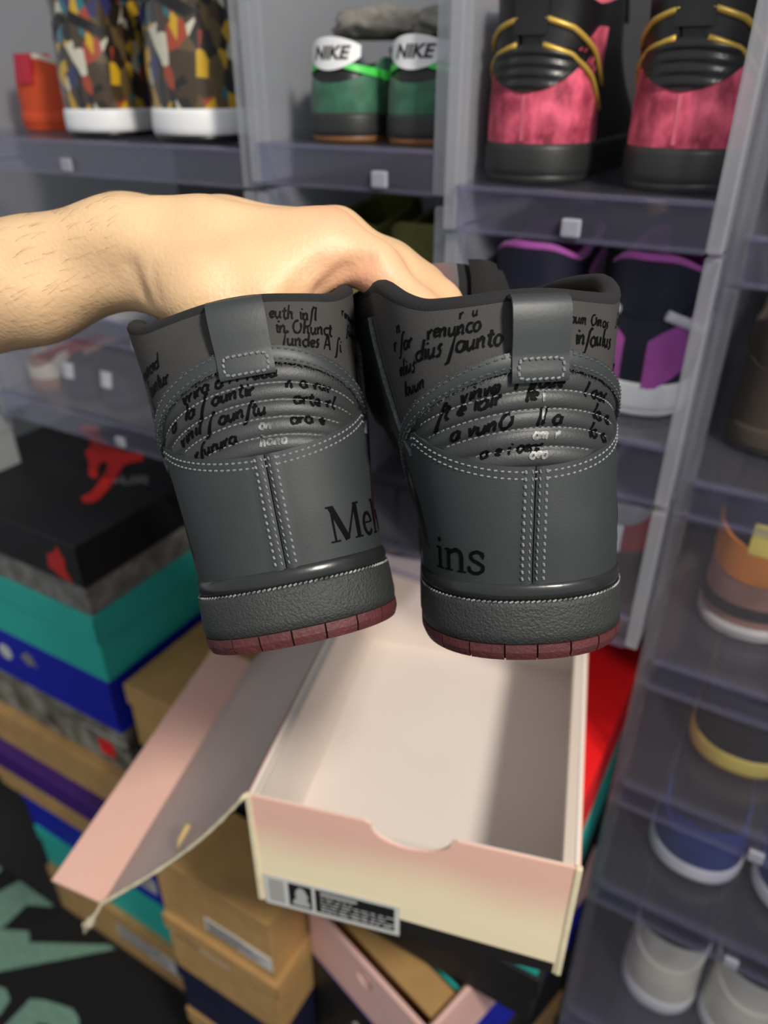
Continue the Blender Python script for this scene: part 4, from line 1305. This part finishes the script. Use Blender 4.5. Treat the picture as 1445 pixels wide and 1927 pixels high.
B_GOLD = mat('gold_piping', srgb(190, 158, 70), .35, metal=.3); B_PNKL = mat('pink_lining', srgb(196, 92, 112), .8)
B_MESH = mat('grey_mesh_cloth', srgb(128, 124, 116), .8, var=.2, vscale=120, bump=.5, bscale=600)
B_PUR = mat('purple_suede', srgb(168, 80, 162), .7, var=.1, vscale=30, sheen=.3); B_NVY = mat('dark_navy_leather', srgb(22, 24, 44), .6)
B_OLV = mat('olive_suede', srgb(88, 88, 38), .8, var=.15, vscale=30); B_BRN = mat('dark_brown_suede', srgb(58, 50, 42), .8)
B_ORG = mat('orange_leather', srgb(196, 118, 40), .55); B_ROSE = mat('rose_brown_nubuck', srgb(150, 112, 98), .7, var=.08, vscale=30)
B_GRY = mat('grey_leather', srgb(150, 150, 152), .6); B_REDL = mat('dull_red_leather', srgb(150, 40, 48), .5)
B_ORR = mat('orange_red_cloth', srgb(206, 74, 30), .7); B_CRM = mat('cream_leather', srgb(214, 206, 186), .6); B_YEL = mat('yellow_rubber', srgb(214, 196, 92), .5)
B_BLU = mat('blue_suede', srgb(44, 64, 130), .75, var=.1, vscale=30); B_SIL = mat('silver_rubber', srgb(180, 178, 172), .4)
B_IVO = mat('ivory_leather', srgb(222, 220, 204), .5); B_PBLK = mat('black_padded_cloth', srgb(28, 30, 30), .85)
B_DRED = mat('dark_red_leather', srgb(176, 28, 52), .5)

# top row
z1 = -.050
def collage_extra(L, root, top):
    for sg in (-1, 1):
        mb = MB()
        ribbon(mb, L, [(sg * .004, .112), (sg * .03, .100), (sg * .06, .082), (sg * .09, .070)], .009, .0014, .004)
        mb.build('side_stripe', B_BLK, root, True)
gp = 'collage-print high-tops on the top shelf'
sneaker('left one of two collage-print high-tops with a thick white sole', -.692, .585, z1, 22, 'high', B_COLL, B_WHT, B_BLK, B_COLL, B_BLK, None, None, B_BLK, .94, gp, .028, collage_extra)
sneaker('right one of two collage-print high-tops, angled, with a thick white sole', -.574, .580, z1, 42, 'high', B_COLL, B_WHT, B_BLK, B_COLL, B_BLK, None, None, B_BLK, 1.06, gp, .027, collage_extra)
sneaker('small orange-red sneaker with a red heel tab, far left of the top shelf', -.838, .640, z1, 28, 'low', B_ORR, B_ORR, B_ORR, B_ORR, B_CRM, None, B_DRED, None, 1.0, None, .02)
def green_extra(L, root, top):
    mb = MB()
    patch(mb, L, lambda S, T: (-.030 + .060 * S, .066 + .012 * (2 * S - 1) ** 2 + T * (.030 - .020 * (2 * S - 1) ** 2)), 16, 8, .0030, .0015)
    tb = mb.build('heel_tab', B_WHT, root, True)
    v, f = flat_text('NIKE', .0165, .0006, .25)
    P = L.surf(np.array([q[0] for q in v]), np.array([.081 + q[1] for q in v]), np.full(len(v), .0050))
    mesh('word', P, f, tb, INKP)
gg = 'green-heeled low shoes on the top shelf'
for k, (px, lab_) in enumerate(((-.384, 'left one of two black shoes with dark green heel and white NIKE tab'), (-.309, 'right one of two black shoes with dark green heel and white NIKE tab'))):
    sneaker(lab_, px, .577, -.044, 30, 'low', B_BLK, B_BRUB, B_GUM, B_GRN, B_BLK, (B_GRNS, .007, .058, .072), None, B_MESH, .78, gg, .028, green_extra)
def cloth_lump(name, label, s, d, z, r, sq, mm, seed, cat):
    """a crumpled soft piece lying on something"""
    bm = bmesh.new(); bmesh.ops.create_icosphere(bm, subdivisions=4, radius=1)
    rn = random.Random(seed); from mathutils import noise
    for v in bm.verts:
        q = v.co.copy()
        k = 1 + .22 * noise.noise(q * 2.2 + Vector((seed, 0, 0))) + .10 * noise.noise(q * 5 + Vector((0, seed, 0)))
        v.co = Vector((q.x * r * sq[0] * k, q.y * r * sq[1] * k, max(q.z * r * sq[2] * k, -r * sq[2] * .55)))
    me = bpy.data.meshes.new(name); bm.to_mesh(me); bm.free()
    o = link(name, me, None, mm, True); o.location = shelf(s, d, z); o.rotation_euler = (0, 0, SLANT)
    return tag(o, label, cat)
cloth_lump('mesh_bag', 'crumpled grey mesh bag lying on the left green-heeled shoe', -.392, .67, .042, .040, (1.0, 1.0, .40), B_MESH, 2, 'bag')
cloth_lump('mesh_bag', 'crumpled grey mesh bag lying on the right green-heeled shoe', -.315, .67, .042, .038, (1.0, 1.0, .42), B_MESH, 5, 'bag')
z3 = -.066
def strap_extra(L, root, top):
    for sg in (-1, 1):
        def path(dz): return [(sg * .010, .106 + dz), (sg * .03, .100 + dz), (sg * .055, .085 + dz), (sg * .085, .062 + dz)]
        mb = MB(); ribbon(mb, L, path(0), .015, .0026, .004); mb.build('side_stripe', B_BLK, root, True)
        for dz in (.0085, -.0085):
            mb = MB(); mb.tube([Vector(q) for q in L.surf(*[np.array(c) for c in zip(*resample(path(dz), .004))], .0030)], .0023, 6); mb.build('gold_piping', B_GOLD, root, True)
    mb = MB()
    def uv(S, T):
        U = -.048 + .096 * S
        a = .066 + 13 * U ** 2 * .9; b = .098 - 3 * U ** 2
        return U, a + T * np.maximum(b - a, .001)
    patch(mb, L, uv, 30, 24, .0020, .0012, lambda U, Z: .0016 * np.abs(np.sin((Z + 4 * U ** 2) * 420)))
    mb.build('quilted_heel_pad', B_BLK, root, True)
    mb = MB(); ribbon(mb, L, [(0, .032), (0, .064)], .003, .0028, .004); mb.build('heel_seam', B_PNKL, root, True)
gv = 'pink velvet high-tops on the top shelf'
sneaker('left one of two pink velvet high-tops with black collar and gold-edged strap', -.2155, .573, z3, 30, 'high', B_BLK, B_BRUB, B_BRUB, B_VEL, B_PNKL, None, B_BLK, B_BLK, .90, gv, .030, strap_extra)
sneaker('right one of two pink velvet high-tops with black collar and gold-edged strap', -.109, .573, z3, 32, 'high', B_BLK, B_BRUB, B_BRUB, B_VEL, B_PNKL, None, B_BLK, B_BLK, .92, gv, .030, strap_extra)

# second row
z2 = -.228
gb = 'cream low shoes under the collage-print pair'
for px, lab_ in ((316, 'left cream shoe under the collage-print high-tops'), (448, 'right cream shoe under the collage-print high-tops')):
    sneaker(lab_, on_line(px, .61, z2 + .07), .61, z2, 30, 'low', B_CRM, B_CRM, B_WHT, B_CRM, B_NVY, (B_NVY, .014, .05, .066), None, B_CRM, 1.05, gb)
sneaker('dark navy shoe with a red heel tab under the collage-print pair, far left', on_line(130, .61, z2 + .07), .61, z2, 28, 'low', B_NVY, B_WHT, B_WHT, B_NVY, B_REDL, None, B_DRED, B_NVY, 1.0)
go = 'olive suede shoes under the green-heeled pair'
for px, lab_ in ((-.404, 'left olive suede shoe under the green-heeled pair'), (-.318, 'right olive suede shoe under the green-heeled pair')):
    sneaker(lab_, px, .60, z2, 30, 'high', B_OLV, B_BRUB, B_GUM, B_OLV, B_OLV, None, None, B_OLV, .86, go)
z4 = -.240
def purple_extra(L, root, top):
    for sg in (-1, 1):
        mb = MB()
        def uv(S, T, sg=sg):
            U = sg * (.010 + S * .13); zz = .044 + .070 * S ** .8
            Z = zz + (T - .5) * (.052 - .022 * S)
            return (U, Z) if sg > 0 else (U[::-1], Z[::-1])
        patch(mb, L, uv, 24, 6, .0026, .0014); mb.build('side_panel', B_PUR, root, True)
        mb = MB(); mb.tube([Vector(q) for q in L.surf(*[np.array(c) for c in zip(*resample([(sg * .02, .094), (sg * .06, .076), (sg * .1, .072), (sg * .13, .072)], .005))], .0045)], .0048, 8)
        mb.build('white_strap', B_WHT, root, True)
gu = 'purple and navy high-tops under the pink velvet pair'
for px, d_, a_, lab_ in ((-.213, .600, 30, 'left purple and navy high-top under the pink velvet pair'), (-.116, .600, 33, 'right purple and navy high-top under the pink velvet pair, broad white sole')):
    sneaker(lab_, px, d_, z4, a_, 'high', B_NVY, B_WHT, B_WHT, B_NVY, B_PUR, None, None, B_NVY, .90, gu, .032, purple_extra)
sneaker('dark brown suede shoe in the crate at the right edge', on_line(1435, .62, -.262), .62, -.262, 30, 'high', B_BRN, B_BRN, B_BRUB, B_BRN, B_BRN, None, None, B_BRN, .78)
sneaker('black leather shoe cut off by the right edge of the top shelf', .055, .66, -.085, 30, 'high', B_BLK, B_BRUB, B_BRUB, B_BLK, B_BLK, None, None, B_BLK, .95)

# third row
z5 = -.358
gw = 'white and navy shoes in the lowest left crate'
for px, lab_ in ((-.800, 'left white-tabbed navy shoe in the lowest left crate'), (-.732, 'right white-tabbed navy shoe in the lowest left crate')):
    sneaker(lab_, px, .585, z5, 30, 'low', B_NVY, B_NVY, B_NVY, B_NVY, B_NVY, None, B_WHT, None, .66, gw)
sneaker('small rosy beige shoe in the low wide crate at far left', -.872, .585, z5, 30, 'low', B_ROSE, B_ROSE, B_ROSE, B_CRM, B_REDL, None, None, None, .6)
z6 = -.402
def red_extra(L, root, top):
    mb = MB(); patch(mb, L, lambda S, T: (-.012 + .024 * S, .030 + T * .028), 6, 6, .0030, .0012); mb.build('heel_stripe', B_WHT, root, True)
gr_ = 'grey and red shoes under the purple pair'
for px, lab_ in ((-.211, 'left grey shoe with red heel under the purple pair'), (-.112, 'right grey shoe with red heel and white heel stripe under the purple pair')):
    sneaker(lab_, px, .605, z6, 30, 'low', B_GRY, B_BRUB, B_BRUB, B_REDL, B_GRY, None, None, B_GRY, .95, gr_, .03, red_extra)
z7 = -.438
def tag_extra(L, root, top):
    mb = MB(); patch(mb, L, lambda S, T: (-.012 + .026 * S, .094 + T * .030), 6, 6, .0034, .0014); mb.build('yellow_tag', B_YEL, root, True)
    mb = MB(); patch(mb, L, lambda S, T: (-.06 + .12 * S, .064 + 5 * (-.06 + .12 * S) ** 2 + T * .034), 24, 6, .0026, .0014); mb.build('orange_panel', B_ORG, root, True)
    mb = MB(); patch(mb, L, lambda S, T: (-.08 + .16 * S, .026 + T * .012), 24, 5, .0030, .0012); mb.build('foxing_strip', B_BRUB, root, True)
sneaker('rose brown high-top with an orange panel and yellow tag, right edge', on_line(1388, .615, z7), .615, z7, 30, 'high', B_NVY, B_SIL, B_SIL, B_ROSE, B_NVY, None, None, B_BRN, .96, None, .016, tag_extra)
z8 = -.595
sneaker('left black shoe with a yellow sole in the right column', on_line(1376, .610, z8), .610, z8, 30, 'low', B_PBLK, B_YEL, B_GUM, B_PBLK, B_PBLK, None, None, B_PBLK, 1.12, 'black shoes with yellow soles in the right column', .024)
sneaker('right black shoe with a yellow sole in the right column, nearly out of frame', .155, .610, z8, 30, 'low', B_PBLK, B_YEL, B_GUM, B_PBLK, B_PBLK, None, None, B_PBLK, 1.12, 'black shoes with yellow soles in the right column', .024)
z9 = -.756
gbl = 'blue shoes with white soles in the right column'
sneaker('left blue suede shoe with a white sole, under the yellow-soled pair', on_line(1290, .60, z9), .60, z9, 30, 'low', B_BLU, B_WHT, B_BRUB, B_BLU, B_NVY, None, None, B_BLU, 1.13, gbl, .024)
sneaker('right blue suede shoe with a white sole, cut off by the right edge', .143, .60, z9, 30, 'low', B_BLU, B_WHT, B_BRUB, B_BLU, B_NVY, (mat('light_blue_stripe', srgb(80, 120, 190), .5), .008, .04, .06), None, B_BLU, 1.13, gbl, .024)
z10 = -1.015
giv = 'ivory shoes with black collars low in the right column'
sneaker('left ivory shoe with a black padded collar, low in the right column', on_line(1222, .60, z10), .60, z10, 30, 'high', B_IVO, B_WHT, B_WHT, B_IVO, B_PBLK, None, None, B_PBLK, 1.02, giv, .026)
sneaker('right ivory shoe with a black padded collar, low at the right edge', .136, .60, z10, 30, 'high', B_IVO, B_WHT, B_WHT, B_IVO, B_PBLK, None, None, B_PBLK, 1.02, giv, .026)
# ------------------------------------------------------------------ rug, box prints, small things
rug = MB().box(-1.35, -.58, -.15, .452, 0, .008, .003).build('rug', mat('black_rug', srgb(9, 9, 10), .95, var=.15, vscale=80, bump=.5, bscale=900))
rug.rotation_euler = (0, 0, SLANT)
tag(rug, 'black floor rug with big pale green lettering, bottom left', 'rug')
SAGE = mat('sage_green_pile', srgb(112, 146, 128), .95, var=.12, vscale=90, bump=.5, bscale=900)
RZ = .0084
def rug_shape(pix):
    mb = MB(); pts = [Matrix.Rotation(-SLANT, 4, 'Z') @ at_z(px, py, RZ) for px, py in pix]
    poly = [(p.x, min(p.y, .450)) for p in pts]
    ar = sum(poly[i][0] * poly[(i + 1) % len(poly)][1] - poly[(i + 1) % len(poly)][0] * poly[i][1] for i in range(len(poly)))
    if ar < 0: poly = poly[::-1]
    mb.prism(poly, RZ - .0006, RZ + .0012)
    return mb.build('green_letter', SAGE, rug)
rug_shape([(-40, 1600), (0, 1575), (14, 1576), (34, 1608), (0, 1640), (-40, 1670)])
rug_shape([(-60, 1720), (0, 1678), (54, 1643), (83, 1650), (120, 1679), (100, 1706), (50, 1703), (6, 1745), (-60, 1760)])
rug_shape([(-60, 1745), (0, 1749), (54, 1753), (56, 1768), (52, 1774), (232, 1749), (234, 1766), (0, 1828), (-60, 1845)])
rug_shape([(-60, 1840), (12, 1862), (19, 1882), (0, 1909), (-60, 1950)])
rug_shape([(10, 1930), (58, 1880), (83, 1882), (137, 1899), (148, 1916), (150, 1945), (100, 1960), (92, 1928), (70, 1926), (50, 1965), (0, 1965)])

# the red jumping figure and grey letters on the black lid
lid_z = CZ + zA + .0004
blk = [o for o in bpy.data.objects if o.get('label', '').startswith('black-lidded')][0]
MREDP = mat('red_print', srgb(196, 36, 32), .55)
lid_o = [c for c in blk.children if c.name.startswith('lid')][0]
bpy.context.view_layer.update()
inv = blk.matrix_world.inverted()
def lid_poly(mb, pix):
    pts = [inv @ at_z(px, py, lid_z) for px, py in pix]
    poly = [(p.x, p.y) for p in pts]
    ar = sum(poly[i][0] * poly[(i + 1) % len(poly)][1] - poly[(i + 1) % len(poly)][0] * poly[i][1] for i in range(len(poly)))
    if ar < 0: poly = poly[::-1]
    zz = pts[0].z
    mb.prism(poly, zz - .0002, zz + .0004)
mb = MB()
lid_poly(mb, [(148, 806), (160, 800), (182, 802), (188, 814), (192, 826), (205, 838), (222, 846), (240, 852), (268, 851), (270, 866), (246, 870), (232, 876), (222, 894), (206, 918), (186, 940), (172, 947), (156, 945), (153, 936),
              (172, 926), (186, 908), (198, 890), (204, 876), (200, 868), (190, 870), (184, 880), (184, 896), (176, 900), (166, 892), (168, 872), (160, 850), (172, 840), (168, 826), (156, 818)])
mb.build('red_jumping_figure', MREDP, lid_o)
v, f = flat_text('AIR', .034, .0015)
p0 = inv @ at_z(246, 905, lid_z); 
ang = math.radians(33)
vv = [(p0.x + a * math.cos(ang) - b * math.sin(ang), p0.y + a * math.sin(ang) + b * math.cos(ang), p0.z + .0004) for a, b, c in v]
mesh('grey_letters', vv, f, lid_o, mat('grey_lid_print', srgb(96, 94, 96), .6))
# side print on the black lid, near its corner
mb = MB(); mb.prism([(-.062, .060), (-.040, .050), (-.020, .048), (-.030, .066), (-.026, .080), (-.036, .098), (-.046, .084), (-.058, .080)], 0, .0006)
o = mb.build('red_side_print', MREDP, lid_o); o.matrix_local = Matrix(((1, 0, 0, 0), (0, 0, -1, 0), (0, 1, 0, 0), (0, 0, 0, 1)))
